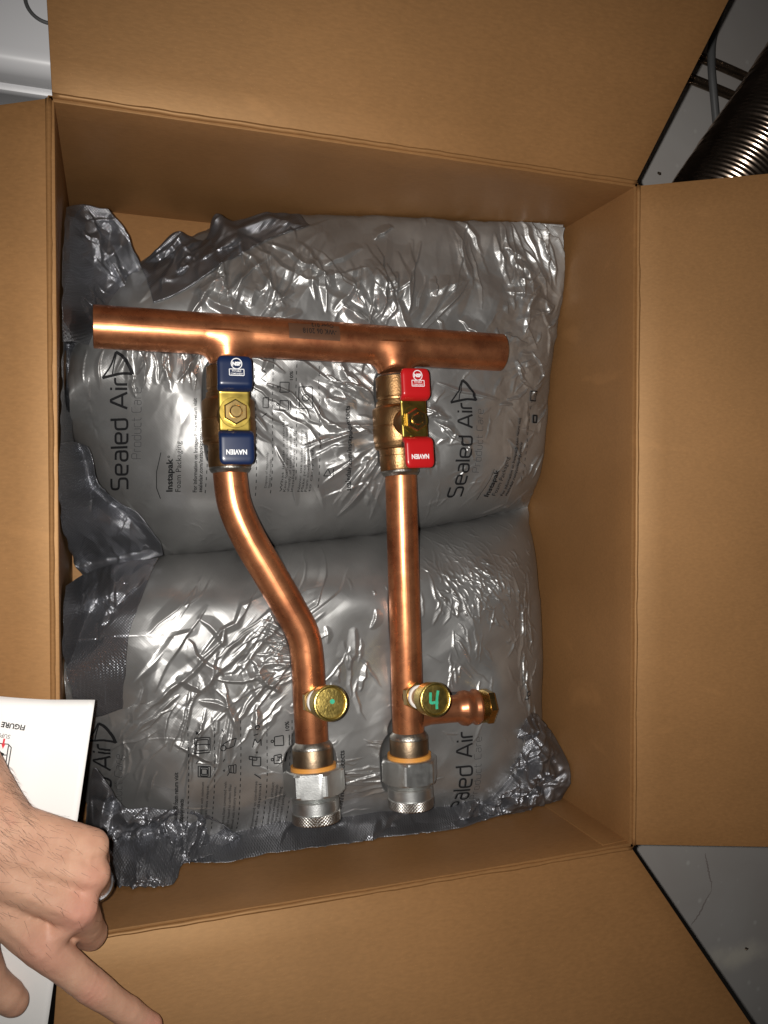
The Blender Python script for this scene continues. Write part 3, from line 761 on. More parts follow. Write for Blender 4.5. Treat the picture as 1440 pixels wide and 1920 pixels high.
PI = math.pi
def relief_upper(x, y):
    H = np.zeros_like(x)
    q = lambda px, py: mm(px, py, 0.1)
    H += 2.4*crumple(x, y, 121, 36, 1.0, 1.6, 2, 0.36, 0.35)*np.clip(1-blob(x, y, *q(420, 960), 110, 26), 0.15, 1)+0.12*crumple(x, y, 122, 6, 2.1, 1.8, 2, 0.45, 0.35)
    up1 = blob(x, y, *q(720, 530), 150, 55); mid = blob(x, y, *q(610, 770), 60, 60); rgt = blob(x, y, *q(970, 650), 40, 90)
    lft = blob(x, y, *q(330, 700), 45, 30)
    # broad facets above the header, tight crumple at the right edge and around the tees
    H += 10.0*up1*crumple(x, y, 21, 32, 1.25, 1.9, 2, 0.34, 0.3)
    H += 4.5*blob(x, y, *q(930, 520), 60, 45)*crumple(x, y, 23, 20, 1.35, 2.4, 2, 0.34, 0.3)
    H += 3.4*rgt*crumple(x, y, 25, 16, 0.7, 1.3, 2, 0.45, 0.3)
    H += 3.6*mid*crumple(x, y, 31, 17, 2.5, 2.4, 2, 0.4, 0.3)
    H += 2.2*lft*crumple(x, y, 37, 12, 1.5, 2.6, 2, 0.4, 0.3)
    radial_folds(H, x, y, q(744, 800), 39, PI*0.62, PI*1.42, 22, 100, (4, 10), (1.12, 3.50), 1)
    radial_folds(H, x, y, q(744, 800), 15, -PI*0.35, PI*0.3, 20, 60, (3, 7), (0.62, 1.75), 2)
    radial_folds(H, x, y, q(744, 660), 22, PI*0.2, PI*0.85, 18, 105, (5, 13), (1.75, 4.75), 3)
    radial_folds(H, x, y, q(430, 660), 15, PI*0.1, PI*0.55, 20, 95, (4, 10), (1.25, 3.75), 4)
    many_folds(H, x, y, 30, (q(330, 690), (38, 10)), PI*0.5, 0.2, (18, 50), (2.6, 6.0), (1.12, 2.75), 5)
    many_folds(H, x, y, 39, (q(720, 510), (120, 34)), PI*0.62, 0.7, (20, 75), (4, 11), (1.25, 4.25), 6)
    many_folds(H, x, y, 60, (q(990, 690), (16, 85)), PI*0.3, 1.1, (10, 32), (2.2, 5.5), (1.00, 2.75), 7)
    many_folds(H, x, y, 30, (q(600, 775), (55, 45)), PI*0.78, 0.3, (24, 75), (3, 7.5), (1.00, 3.00), 8)
    many_folds(H, x, y, 12, (q(360, 500), (22, 16)), PI*0.27, 0.08, (45, 100), (6, 13), (3.12, 6.25), 9)
    many_folds(H, x, y, 26, (q(930, 500), (40, 26)), PI*0.58, 0.3, (24, 70), (2.5, 8), (0.8, 2.6), 14)
    many_folds(H, x, y, 14, (q(560, 500), (45, 22)), PI*0.35, 0.5, (24, 70), (4, 11), (1.2, 3.4), 15)
    many_folds(H, x, y, 40, (q(880, 780), (55, 60)), 0.5, 0.6, (8, 34), (1.2, 3.2), (0.3, 0.9), 16)
    # fine hair creases on the smooth lower belly
    many_folds(H, x, y, 90, (q(470, 985), (120, 12)), 0.12, 0.5, (5, 20), (1.0, 2.4), (0.15, 0.44), 10)
    many_folds(H, x, y, 33, (q(880, 920), (40, 30)), 0.9, 0.7, (10, 30), (1.6, 3.6), (0.25, 0.88), 12)
    H += 2.5*vnoise(x/32, y/32, 91)
    return H

def relief_lower(x, y):
    H = np.zeros_like(x)
    q = lambda px, py: mm(px, py, 0.115)
    H += 2.0*crumple(x, y, 131, 38, 0.6, 1.8, 2, 0.36, 0.35)*np.clip(1-blob(x, y, *q(650, 1140), 50, 50), 0.1, 1)+0.08*crumple(x, y, 132, 6, 0.7, 2.0, 2, 0.45, 0.35)
    lf = blob(x, y, *q(340, 1290), 60, 50)
    H += 4.2*lf*crumple(x, y, 61, 20, -0.75, 2.2, 2, 0.36, 0.3)
    # long flow lines sweeping from the left shoulder to the riser
    many_folds(H, x, y, 26, (q(430, 1180), (44, 32)), PI*0.24, 0.12, (36, 105), (2.6, 7.5), (0.72, 2.40), 21)
    many_folds(H, x, y, 26, (q(300, 1400), (26, 18)), PI*0.43, 0.12, (28, 72), (2.0, 5.0), (0.84, 2.40), 22)
    many_folds(H, x, y, 12, (q(370, 1290), (46, 22)), PI*0.72, 0.55, (20, 52), (4, 9), (1.92, 4.56), 23)
    radial_folds(H, x, y, q(585, 1230), 33, PI*0.62, PI*1.2, 14, 66, (2.0, 4.6), (0.60, 1.92), 24)
    many_folds(H, x, y, 27, (q(660, 1450), (30, 16)), 0.03, 0.08, (20, 55), (1.4, 3.2), (0.48, 1.32), 25)
    many_folds(H, x, y, 12, (q(640, 1240), (22, 26)), PI*0.5, 0.12, (14, 42), (3, 7), (0.60, 1.68), 26)
    many_folds(H, x, y, 22, (q(420, 1240), (60, 50)), PI*0.26, 0.15, (26, 80), (1.4, 4), (0.4, 1.2), 31)
    many_folds(H, x, y, 24, (q(860, 1300), (50, 40)), -1.2, 0.5, (10, 40), (1.2, 3.4), (0.3, 0.9), 32)
    # fine crinkle on the upper right shoulder
    many_folds(H, x, y, 300, (q(880, 1075), (36, 20)), -0.85, 0.45, (5, 15), (1.1, 2.4), (0.36, 1.08), 27, 0.6)
    many_folds(H, x, y, 39, (q(900, 1180), (36, 30)), -1.1, 0.5, (10, 34), (1.6, 3.6), (0.42, 1.20), 28)
    many_folds(H, x, y, 24, (q(985, 1260), (6, 60)), PI*0.5, 0.1, (16, 48), (2.4, 5), (0.84, 2.16), 29)
    many_folds(H, x, y, 24, (q(520, 1430), (60, 36)), 0.15, 0.5, (12, 40), (1.4, 3.4), (0.18, 0.60), 30)
    H += 2.6*vnoise(x/30, y/30, 90)
    return H

bag_u = empty('foam_bag', P(600, 740, 0.0), 'silver foam-filled cushioning bag lying under the copper header pipe', 'foam bag', 'silver foam bags in the box')
bag_l = empty('foam_bag', P(560, 1280, 0.0), 'silver foam-filled cushioning bag lying under the two steel union nuts', 'foam bag', 'silver foam bags in the box')

film_u, G_u = pillow('film', bag_u,
    [(170, 585), (215, 530), (300, 480), (400, 430), (500, 408), (620, 404), (760, 408), (900, 416), (1056, 420)],
    [(285, 1045), (420, 1034), (560, 1018), (720, 1000), (860, 977), (990, 950)],
    [(170, 585), (134, 650), (128, 740), (140, 830), (185, 930), (285, 1045)],
    [(1056, 420), (1058, 520), (1045, 610), (1030, 700), (1022, 800), (1012, 880), (990, 950)],
    0.018, 0.102, relief_upper, M_film)
film_l, G_l = pillow('film', bag_l,
    [(170, 1076), (285, 1044), (420, 1033), (560, 1017), (720, 999), (860, 976), (990, 949)],
    [(190, 1590), (340, 1575), (480, 1562), (620, 1548), (800, 1524), (1004, 1490)],
    [(170, 1076), (130, 1180), (122, 1300), (140, 1430), (190, 1590)],
    [(990, 949), (998, 1080), (1007, 1200), (1010, 1350), (1010, 1430), (1004, 1490)],
    0.018, 0.116, relief_lower, M_film)
HU, HL = HF(G_u), HF(G_l)

# --- loose, unfilled film at the bags' edges
def sheet(name, parent, top, bot, left, right, seed, amp, scale, ang=0.0, stretch=1.4, z=0.06, over=None, folds=(), step=0.0011, bulge=0.0):
    wl = max(np.linalg.norm(np.diff(curve_px(c, 100, z), axis=0), axis=1).sum() for c in (top, bot)); hl = max(np.linalg.norm(np.diff(curve_px(c, 100, z), axis=0), axis=1).sum() for c in (left, right))
    nu, nv = max(8, int(wl/step)), max(8, int(hl/step))
    G = coons(curve_px(top, nu, z), curve_px(bot, nu, z), curve_px(left, nv, z), curve_px(right, nv, z), nu, nv)
    X, Y, Z = G[..., 0], G[..., 1], G[..., 2].copy(); Xm, Ym = X*1000, Y*1000
    u = np.linspace(0, 1, nu)[None, :]; v = np.linspace(0, 1, nv)[:, None]
    e = np.minimum(np.minimum(u, 1-u)*wl, np.minimum(v, 1-v)*hl); ed = np.clip(e/0.02, 0.25, 1)
    R = amp*3.0*crumple(Xm, Ym, seed, scale*1.1, ang, stretch, 3, 0.42, 0.22)+amp*0.12*crumple(Xm, Ym, seed+5, scale*0.4, ang+1.2, 2.2, 1, 0.5, 0.3)
    Hh = np.zeros_like(X)
    for (n, area, a, sp, ln, wd_, am) in folds:
        many_folds(Hh, Xm, Ym, n*2, (mm(*area[0], z), area[1]), a, sp, ln, wd_, am, seed+n)
        many_folds(Hh, Xm, Ym, n*2, (mm(*area[0], z), area[1]), a+1.1, sp+0.4, (ln[0]*0.5, ln[1]*0.6), (wd_[0]*0.6, wd_[1]*0.6), (am[0]*0.4, am[1]*0.45), seed+n+1)
    Z = Z+(R*ed+Hh)/1000+bulge*np.sin(PI*u)*np.sin(PI*v)
    if over is not None:
        for h in over: Z = np.maximum(Z, h.z(X, Y)+0.0012)
    for (pp, rr) in PRESS: Z = press(X, Y, Z, pp, rr, outer=False)
    Z = np.maximum(Z, 0.008)
    jit = vnoise(Xm/9, Ym/9, seed)*0.002*(1-np.clip(e/0.008, 0, 1))
    G = np.stack([X+jit, Y+jit*0.7, Z], -1)
    # closed thin skin: front and back 0.3 mm apart
    V = G.reshape(-1, 3); k = len(V); F = grid_faces(nv, nu)
    Vb = V-np.array([0, 0, 0.0005]); bi = np.r_[np.arange(nu), np.arange(1, nv)*nu+nu-1, (nv-1)*nu+np.arange(nu-2, -1, -1), np.arange(nv-2, 0, -1)*nu]
    a = np.arange(len(bi)); b2 = (a+1) % len(bi)
    F = np.vstack([F, F[:, ::-1]+k, np.stack([bi[a], bi[b2], bi[b2]+k, bi[a]+k], 1)])
    UV = np.stack([Xm.ravel(), Ym.ravel()], 1); UV = np.vstack([UV, UV])
    o = mesh_obj(name, np.vstack([V, Vb]), F, M_film_shade, parent, True, UV)
    return o, G

s1, _ = sheet('loose_film', bag_u,
    [(124, 388, .075), (150, 384, .085), (200, 392, .085)],
    [(120, 640, .05), (200, 640, .075), (330, 570, .09)],
    [(124, 388, .075), (121, 430, .07), (118, 520, .06), (117, 580, .05), (120, 640, .05)],
    [(200, 392, .085), (238, 440, .085), (266, 502, .075), (300, 540, .08), (330, 570, .09)],
    301, 7, 26, 0.8, 1.6, 0.07, None, [(9, ((190, 500), (20, 40)), 1.9, 0.3, (20, 60), (3, 8), (1.5, 4))])
s2, _ = sheet('loose_film', bag_u,
    [(262, 500, .06), (300, 462, .075), (333, 434, .08), (382, 452, .07), (402, 402, .085), (440, 415, .08), (500, 399, .08), (560, 402, .075)],
    [(285, 580, .088), (330, 560, .094), (420, 500, .1), (500, 450, .095), (580, 425, .085)],
    [(262, 500, .06), (275, 540, .08), (285, 580, .088)], [(560, 402, .075), (580, 425, .085)],
    322, 6, 20, 0.75, 2.0, 0.08, [HU], [(8, ((340, 500), (22, 18)), 0.75, 0.12, (35, 80), (3, 7), (2, 4.5))])
s3, _ = sheet('loose_film', bag_u,
    [(119, 600, .05), (135, 598, .06), (152, 606, .075)], [(112, 835, .05), (125, 836, .055), (138, 838, .06)],
    [(119, 600, .05), (117, 680, .05), (115, 760, .05), (112, 835, .05)], [(152, 606, .075), (134, 680, .07), (133, 760, .065), (138, 838, .06)],
    341, 3.5, 9, 0.2, 1.2, 0.06, None, [(40, ((125, 720), (6, 45)), 0.1, 0.3, (6, 14), (1.2, 2.6), (0.5, 1.4))])
s4, _ = sheet('loose_film', bag_u,
    [(112, 832, .075), (140, 828, .085), (164, 836, .09)], [(158, 1084, .05), (220, 1066, .065), (308, 1040, .075)],
    [(112, 832, .075), (110, 900, .07), (118, 985, .06), (138, 1050, .05), (158, 1084, .05)],
    [(164, 836, .09), (176, 870, .092), (186, 906, .1), (218, 936, .1), (258, 965, .098), (298, 1012, .09), (308, 1040, .075)],
    362, 7, 30, -0.6, 1.5, 0.085, [HU], [(8, ((190, 970), (18, 40)), 2.2, 0.4, (25, 70), (3, 8), (1.5, 4))])
s5, _ = sheet('loose_film', bag_l,
    [(122, 1100, .06), (160, 1076, .075), (220, 1056, .085), (296, 1046, .085)],
    [(160, 1320, .09), (190, 1325, .105), (228, 1320, .118)],
    [(122, 1100, .06), (118, 1160, .06), (122, 1240, .07), (160, 1320, .09)],
    [(296, 1046, .085), (268, 1110, .105), (240, 1190, .12), (228, 1320, .118)],
    383, 8, 24, 1.1, 1.7, 0.09, [HL], [(14, ((190, 1160), (26, 45)), 1.25, 0.35, (25, 70), (2.5, 7), (1.5, 4))])
s6, _ = sheet('loose_film', bag_l,
    [(165, 1500, .11), (178, 1438, .13), (230, 1510, .125), (280, 1512, .12), (380, 1528, .12), (450, 1565, .11)],
    [(178, 1652, .06), (250, 1660, .05), (325, 1652, .045), (345, 1618, .05), (420, 1606, .05), (452, 1588, .06)],
    [(165, 1500, .11), (160, 1570, .09), (178, 1652, .06)], [(450, 1565, .11), (456, 1576, .09), (452, 1588, .06)],
    404, 10, 22, 0.9, 1.5, 0.09, None, [(24, ((270, 1570), (40, 22)), 1.4, 0.7, (18, 50), (2.5, 7), (2, 5))], bulge=0.01)
s7, _ = sheet('loose_film', bag_l,
    [(440, 1556, .10), (520, 1525, .1), (640, 1512, .1), (740, 1500, .1), (850, 1490, .1), (1000, 1470, .09), (1052, 1460, .08)],
    [(340, 1618, .045), (430, 1614, .05), (540, 1594, .05), (650, 1580, .05), (850, 1556, .045), (940, 1530, .045), (1052, 1500, .045)],
    [(440, 1556, .1), (390, 1586, .075), (340, 1618, .045)], [(1052, 1460, .08), (1058, 1480, .06), (1052, 1500, .045)],
    425, 8.5, 19, 0.25, 2.0, 0.08, None, [(44, ((690, 1560), (110, 8)), 0.9, 0.5, (8, 24), (1.6, 4), (0.8, 2.2)), (6, ((600, 1550), (80, 5)), 0.12, 0.05, (60, 140), (4, 8), (2, 4))], bulge=0.012)
s8, _ = sheet('loose_film', bag_l,
    [(826, 1452, .11), (860, 1412, .115), (920, 1380, .118), (975, 1335, .115), (1010, 1340, .105)],
    [(820, 1545, .06), (900, 1535, .06), (980, 1520, .055), (1050, 1502, .05)],
    [(826, 1452, .11), (818, 1500, .09), (820, 1545, .06)],
    [(1010, 1340, .105), (1045, 1390, .095), (1070, 1440, .08), (1066, 1480, .065), (1050, 1502, .05)],
    446, 10, 17, 0.7, 1.6, 0.1, None, [(40, ((930, 1450), (40, 26)), 0.9, 0.8, (12, 42), (2, 5.5), (1.2, 3.6))], bulge=0.012)

# --- print on the film
GLY = {'S': (.62, [[(.6, 1), (0, 1), (0, .53), (.6, .53), (.6, 0), (0, 0)]]),
 'e': (.56, [[(.03, .37), (.55, .37), (.55, .72), (0, .72), (0, 0), (.52, 0)]]),
 'a': (.52, [[(.05, .72), (.5, .72), (.5, 0), (0, 0), (0, .42), (.5, .42)]]),
 'l': (.02, [[(0, 1.02), (0, 0)]]), 'd': (.53, [[(.52, 1.02), (.52, 0), (0, 0), (0, .72), (.52, .72)]]),
 'A': (.8, [[(0, 0), (.36, 1), (.44, 1), (.8, 0)], [(.13, .3), (.67, .3)]]), 'i': (.02, [[(0, 0), (0, .72)], [(0, .9), (0, 1.02)]]),
 'r': (.34, [[(0, 0), (0, .72), (.34, .72)]]), 'P': (.58, [[(0, 0), (0, 1), (.58, 1), (.58, .45), (0, .45)]]),
 'o': (.52, [[(.26, 0), (0, 0), (0, .72), (.52, .72), (.52, 0), (.26, 0)]]), 'u': (.52, [[(0, .72), (0, 0), (.52, 0), (.52, .72)]]),
 'c': (.46, [[(.46, .72), (0, .72), (0, 0), (.46, 0)]]), 't': (.36, [[(.1, 1), (.1, 0), (.36, 0)], [(-.04, .72), (.36, .72)]]),
 'C': (.6, [[(.6, 1), (0, 1), (0, 0), (.6, 0)]]), ' ': (.16, [])}

def round_poly(p, r):
    p = [np.array(q, float) for q in p]; out = [p[0]]
    for i in range(1, len(p)-1):
        a, b, c = p[i-1], p[i], p[i+1]; la, lc = np.linalg.norm(a-b), np.linalg.norm(c-b); k = min(r, la*0.48, lc*0.48)
        s, e = b+(a-b)/la*k, b+(c-b)/lc*k
        for t in np.linspace(0, 1, 7): out.append((1-t)**2*s+2*t*(1-t)*b+t*t*e)
    out.append(p[-1]); return np.array(out)

def ribbon(p, w, step):
    L = np.linalg.norm(np.diff(p, axis=0), axis=1).sum(); n = max(3, int(L/step)+1)
    q = resample(p, n); T = np.gradient(q, axis=0); T /= np.linalg.norm(T, axis=1)[:, None]+1e-9
    Nn = np.stack([-T[:, 1], T[:, 0]], 1); V = np.concatenate([q+Nn*w/2, q, q-Nn*w/2])
    i = np.arange(n-1); F = np.vstack([np.stack([i, i+n, i+n+1, i+1], 1), np.stack([i+n, i+2*n, i+2*n+1, i+n+1], 1)])
    return V, F

def join2(parts):
    V, F, k = [], [], 0
    for v, f in parts: V.append(v); F.append(f+k); k += len(v)
    return np.vstack(V), np.vstack(F)

def stroke_text(s, weight, gap=0.2):
    x = 0; parts = []
    for ch in s:
        w, st = GLY[ch]
        for p in st: parts.append(ribbon(round_poly(np.array(p)+[x, 0], 0.19)-[0, 0], weight, 0.07))
        x += w+gap
    V, F = join2(parts); return V, F, x-gap

def font_text(body, bold=0.0):
    cu = bpy.data.curves.new('t', 'FONT'); cu.body = body; cu.size = 1.0; cu.offset = bold; cu.resolution_u = 2
    o = bpy.data.objects.new('t', cu); COL.objects.link(o)
    dg = bpy.context.evaluated_depsgraph_get(); ev = o.evaluated_get(dg); me = ev.to_mesh()
    V = np.array([v.co[:2] for v in me.vertices]).reshape(-1, 2)
    me.calc_loop_triangles(); F = np.array([t.vertices[:] for t in me.loop_triangles]).reshape(-1, 3)
    ev.to_mesh_clear(); bpy.data.objects.remove(o); bpy.data.curves.remove(cu)
    return V, F

def lay(name, V2, F, hf, parent, mat_, lift=0.0008):
    """V2 world xy"""
    z = hf.z(V2[:, 0], V2[:, 1])+lift
    F = np.vstack([F, F[:, ::-1]]) if False else F
    o = mesh_obj(name, np.column_stack([V2, z]), F, mat_, parent, True)
    if name in ('printed_icon', 'printed_dashes'): o['kind'] = 'stuff'
    return o

def place(V2, start, end, zz=0.1, width=None):
    """unit text -> world: runs from start px to end px; letter tops point left of the run"""
    a, b = P(*start, zz)[:2], P(*end, zz)[:2]; d = b-a; L = np.linalg.norm(d); d /= L; n = np.array([-d[1], d[0]])
    w = width if width else V2[:, 0].max()
    k = L/w; return a+np.outer(V2[:, 0]*k, d)+np.outer(V2[:, 1]*k, n)

def place_h(V2, start, end, hpx, zz=0.1, cap=1.0):
    a, b = P(*start, zz)[:2], P(*end, zz)[:2]; d = b-a; L = np.linalg.norm(d); d /= L; n = np.array([-d[1], d[0]])
    k = L/V2[:, 0].max(); h = np.linalg.norm(P(start[0]-hpx, start[1], zz)[:2]-a)/cap
    return a+np.outer(V2[:, 0]*k, d)+np.outer(V2[:, 1]*h, n)

def brand(hf, par, xb, y0, y1, y2, hp, zz=0.1):
    """wordmark from y0 up to y1, triangle mark above it to y2; xb = baseline x, hp = cap height in px"""
    V, F, w = stroke_text('Sealed Air', 0.13); lay('printed_wordmark', place_h(V, (xb, y0), (xb-2, y1), hp, zz), F, hf, par, M_ink)
    # triangle mark: swooping frame
    A = np.array([P(xb-hp*0.55, y1-4, zz)[:2], P(xb-hp*0.62, y2+6, zz)[:2]])
    pts = lambda L: np.array([P(xb-hp*q[0], y1+(y2-y1)*q[1], zz)[:2] for q in L])
    parts = []
    for L, w in (([(-.25, .12), (.35, .16), (.95, .10), (1.55, .02)], .0022), ([(1.55, .02), (1.05, .45), (.75, .95)], .0014), ([(.75, .95), (.4, .8), (.0, .45), (-.25, .1)], .0026),
                 ([(.95, .12), (.85, .5), (.7, .92)], .0010)):
        parts.append(ribbon(bez(pts(L), 24), w, 0.0012))
    V, F = join2(parts); lay('printed_emblem', V, F, hf, par, M_ink)

def line_text(hf, par, body, start, end, hpx, zz=0.1, bold=0.022, m=None):
    V, F = font_text(body, bold); V[:, 0] -= V[:, 0].min()
    lay('printed_text', place_h(V, start, end, hpx, zz, 0.70), F, hf, par, m or M_ink)

def dashes(hf, par, x, y0, y1, x1=None, zz=0.1, dash=6, gap=6, w=0.0007):
    parts = []; y = y0; x1 = x if x1 is None else x1
    while y > y1:
        t = (y-y0)/(y1-y0); xx = x+(x1-x)*t
        parts.append(ribbon(np.array([P(xx, y, zz)[:2], P(xx, y-dash, zz)[:2]]), w, 0.0012)); y -= dash+gap
    V, F = join2(parts); lay('printed_dashes', V, F, hf, par, M_ink)

def icon(hf, par, polys, zz=0.1, w=0.0008):
    V, F = join2([ribbon(np.array([P(*q, zz)[:2] for q in p]), w, 0.001) for p in polys]); lay('printed_icon', V, F, hf, par, M_ink)

def rect(x0, y0, x1, y1): return [(x0, y0), (x1, y0), (x1, y1), (x0, y1), (x0, y0)]

def circ(x, y, r): return [(x+r*math.cos(a), y+r*math.sin(a)) for a in np.linspace(0, 2*PI, 17)]

def thin(hf, par, xb, y0, y1, hp, zz=0.1):
    V, F, w = stroke_text('Product Care', 0.07, 0.22); lay('printed_text', place_h(V, (xb, y0), (xb, y1), hp, zz), F, hf, par, M_ink2)

def print_upper():
    h, p = HU, film_u
    brand(h, p, 240, 917, 712, 662, 31); thin(h, p, 264, 860, 730, 17)
    line_text(h, p, 'Instapak', (323, 922), (321, 861), 11, bold=0.03); line_text(h, p, 'Foam Packaging', (338, 922), (336, 830), 10, bold=0.0)
    icon(h, p, [[(302, 935), (294, 915), (293, 885), (300, 850)], circ(314, 858, 1.8)], w=0.0006)
    line_text(h, p, 'For information on Instapak® foam return visit', (367, 923), (364, 752), 7); line_text(h, p, 'sealedair.com/instapakprotects', (377, 923), (374, 805), 7)
    dashes(h, p, 383, 925, 690, 388); dashes(h, p, 478, 930, 690, 470); dashes(h, p, 506, 925, 660, 503); dashes(h, p, 550, 900, 665, 546); dashes(h, p, 592, 915, 690, 588)
    for x, ys in ((497, (915, 850)), (504, (915, 862))):
        line_text(h, p, 'Dispose of responsibly', (x, ys[0]), (x, ys[1]), 4.2, bold=0.0)
    rows = ['What inside a mould', 'Keep foam dry and use within', 'shortly of storage after being', 'installed before use by']
    for k, t in enumerate(rows):
        line_text(h, p, t, (527+6.6*k, 922), (527+6.6*k, 790+6*k), 4.6, bold=0.0); 
    rows = ['Never use under heavy', 'Make protective waste', 'Foam slowly being reuse', 'to carry before']
    for k, t in enumerate(rows):
        line_text(h, p, t, (560+6.6*k, 922), (560+6.6*k, 808+5*k), 4.6, bold=0.0)
    line_text(h, p, 'sealedair.com/instapakprotects', (652, 920), (644, 765), 9, bold=0.02)
    icon(h, p, [rect(517, 722, 534, 740), circ(513, 731, 2), rect(518, 755, 534, 772), rect(553, 730, 577, 770), [(538, 755), (538, 772)], circ(514, 762, 2), rect(487, 750, 497, 768), circ(565, 750, 6)])
    icon(h, p, [[(484, 700), (492, 706), (482, 715), (492, 722)], [(485, 785), (494, 778)], [(600, 893), (607, 880), (614, 893), (600, 893)], [(617, 880), (617, 895)]])
    line_text(h, p, '10%', (541, 718), (540, 702), 6, bold=0.02)
    # right-hand repeat of the same print
    brand(h, p, 869, 931, 760, 716, 26); thin(h, p, 889, 886, 771, 13)
    line_text(h, p, 'Instapak', (924, 932), (930, 882), 10, bold=0.03); line_text(h, p, 'Foam Packaging', (939, 930), (949, 858), 9, bold=0.0)
    icon(h, p, [[(903, 938), (905, 925), (914, 900), (919, 880)]], w=0.0006)
    line_text(h, p, 'For information on Instapak® foam return visit', (956, 930), (972, 785), 6); line_text(h, p, 'sealedair.com/instapakprotects', (966, 930), (978, 830), 6)
    dashes(h, p, 985, 900, 745, 994); icon(h, p, [rect(1001, 778, 1011, 792), rect(990, 735, 1004, 752), rect(1003, 779, 1009, 791)], w=0.0012)

def print_lower():
    h, p = HL, film_l; z = 0.115
    brand(h, p, 209, 1610, 1396, 1346, 33, z); thin(h, p, 229, 1552, 1414, 14, z)
    line_text(h, p, 'For information on Instapak® foam return visit', (334, 1625), (331, 1436), 7.5, z); line_text(h, p, 'sealedair.com/instapakprotects', (345, 1605), (342, 1490), 7.5, z)
    for x, x1, y1 in ((352, 348, 1350), (398, 396, 1345), (446, 444, 1340), (494, 492, 1340), (538, 538, 1338)): dashes(h, p, x, 1560, y1, x1, z)
    icon(h, p, [rect(360, 1369, 388, 1396), rect(364, 1373, 385, 1392), [(360, 1382), (388, 1382)], rect(367, 1422, 389, 1442), rect(371, 1424, 385, 1440), rect(373, 1427, 383, 1437), [(362, 1358), (367, 1362)], [(362, 1362), (367, 1358)],
                [(363, 1417), (368, 1412)]], z, 0.0009)
    icon(h, p, [circ(412, 1388, 5), [(409, 1384), (424, 1372), (436, 1370), (432, 1385), (416, 1388)], [(422, 1421), (436, 1419), (436, 1436), (424, 1434), (422, 1421)], [(426, 1420), (427, 1435)], [(431, 1420), (432, 1435)], [(420, 1440), (424, 1434)],
                [(409, 1354), (413, 1358)], [(412, 1413), (415, 1408)], circ(414, 1430, 1.6)], z, 0.0008)
    icon(h, p, [[(466, 1388), (470, 1372), (475, 1380), (481, 1372), (482, 1385)], rect(466, 1406, 481, 1422), [(460, 1404), (474, 1406), (474, 1412), (460, 1410), (460, 1404)], [(470, 1438), (482, 1446)], circ(474, 1350, 4), [(468, 1366), (476, 1362)], circ(474, 1397, 1.5)], z, 0.0009)
    icon(h, p, [[(506, 1369), (522, 1366), (523, 1384), (506, 1385), (506, 1369)], circ(502, 1377, 2.4), [(505, 1403), (518, 1400), (519, 1416), (505, 1417), (505, 1403)], circ(502, 1410, 2.4), [(533, 1365), (533, 1384)], [(547, 1367), (558, 1365), (556, 1408)]], z, 0.0009)
    icon(h, p, [[(529, 1397), (527, 1416)]], z, 0.0022)
    line_text(h, p, 'kg', (515, 1412), (515, 1403), 6, z); line_text(h, p, '10%', (533, 1357), (532, 1340), 7, z, 0.03)
    cols = [(378, ['Cover protection with minimum', 'Produces less waste.']), (420, ['Protective foam connected with', 'may be reused as carbon filler', 'derived with industry waste.']), (476, ['Recommend to condense', 'before disposal']), (506, ['In some foam the product', 'is necessary to keep materials', 'and to place for recycling', 'by authorised packaging'])]
    for x, rows in cols:
        for k, t in enumerate(rows): line_text(h, p, t, (x+9*k if x < 470 else x+7.5*k, 1560), (x+9*k if x < 470 else x+7.5*k, 1452+5*k), 5, z, 0.0)
    line_text(h, p, 'sealedair.com/instapakprotects', (637, 1560), (633, 1393), 9.5, z, 0.02)
    # right-hand repeat
    V, F, w = stroke_text('Sealed Air', 0.12); lay('printed_wordmark', place_h(V, (868, 1540), (868, 1358), 28, z), F, h, p, M_ink)
    thin(h, p, 884, 1490, 1368, 12, z)
    icon(h, p, [rect(985, 1296, 996, 1304), [(980, 1310), (992, 1308)]], z)
print_upper(); print_lower()

# ------------------------------------------------------------------ pipe manifold
man = empty('pipe_manifold', (h_l+h_r)/2-np.array([0, 0, R_H]), 'copper pipe manifold with blue and red handled valves lying on the silver bags', 'pipe manifold')

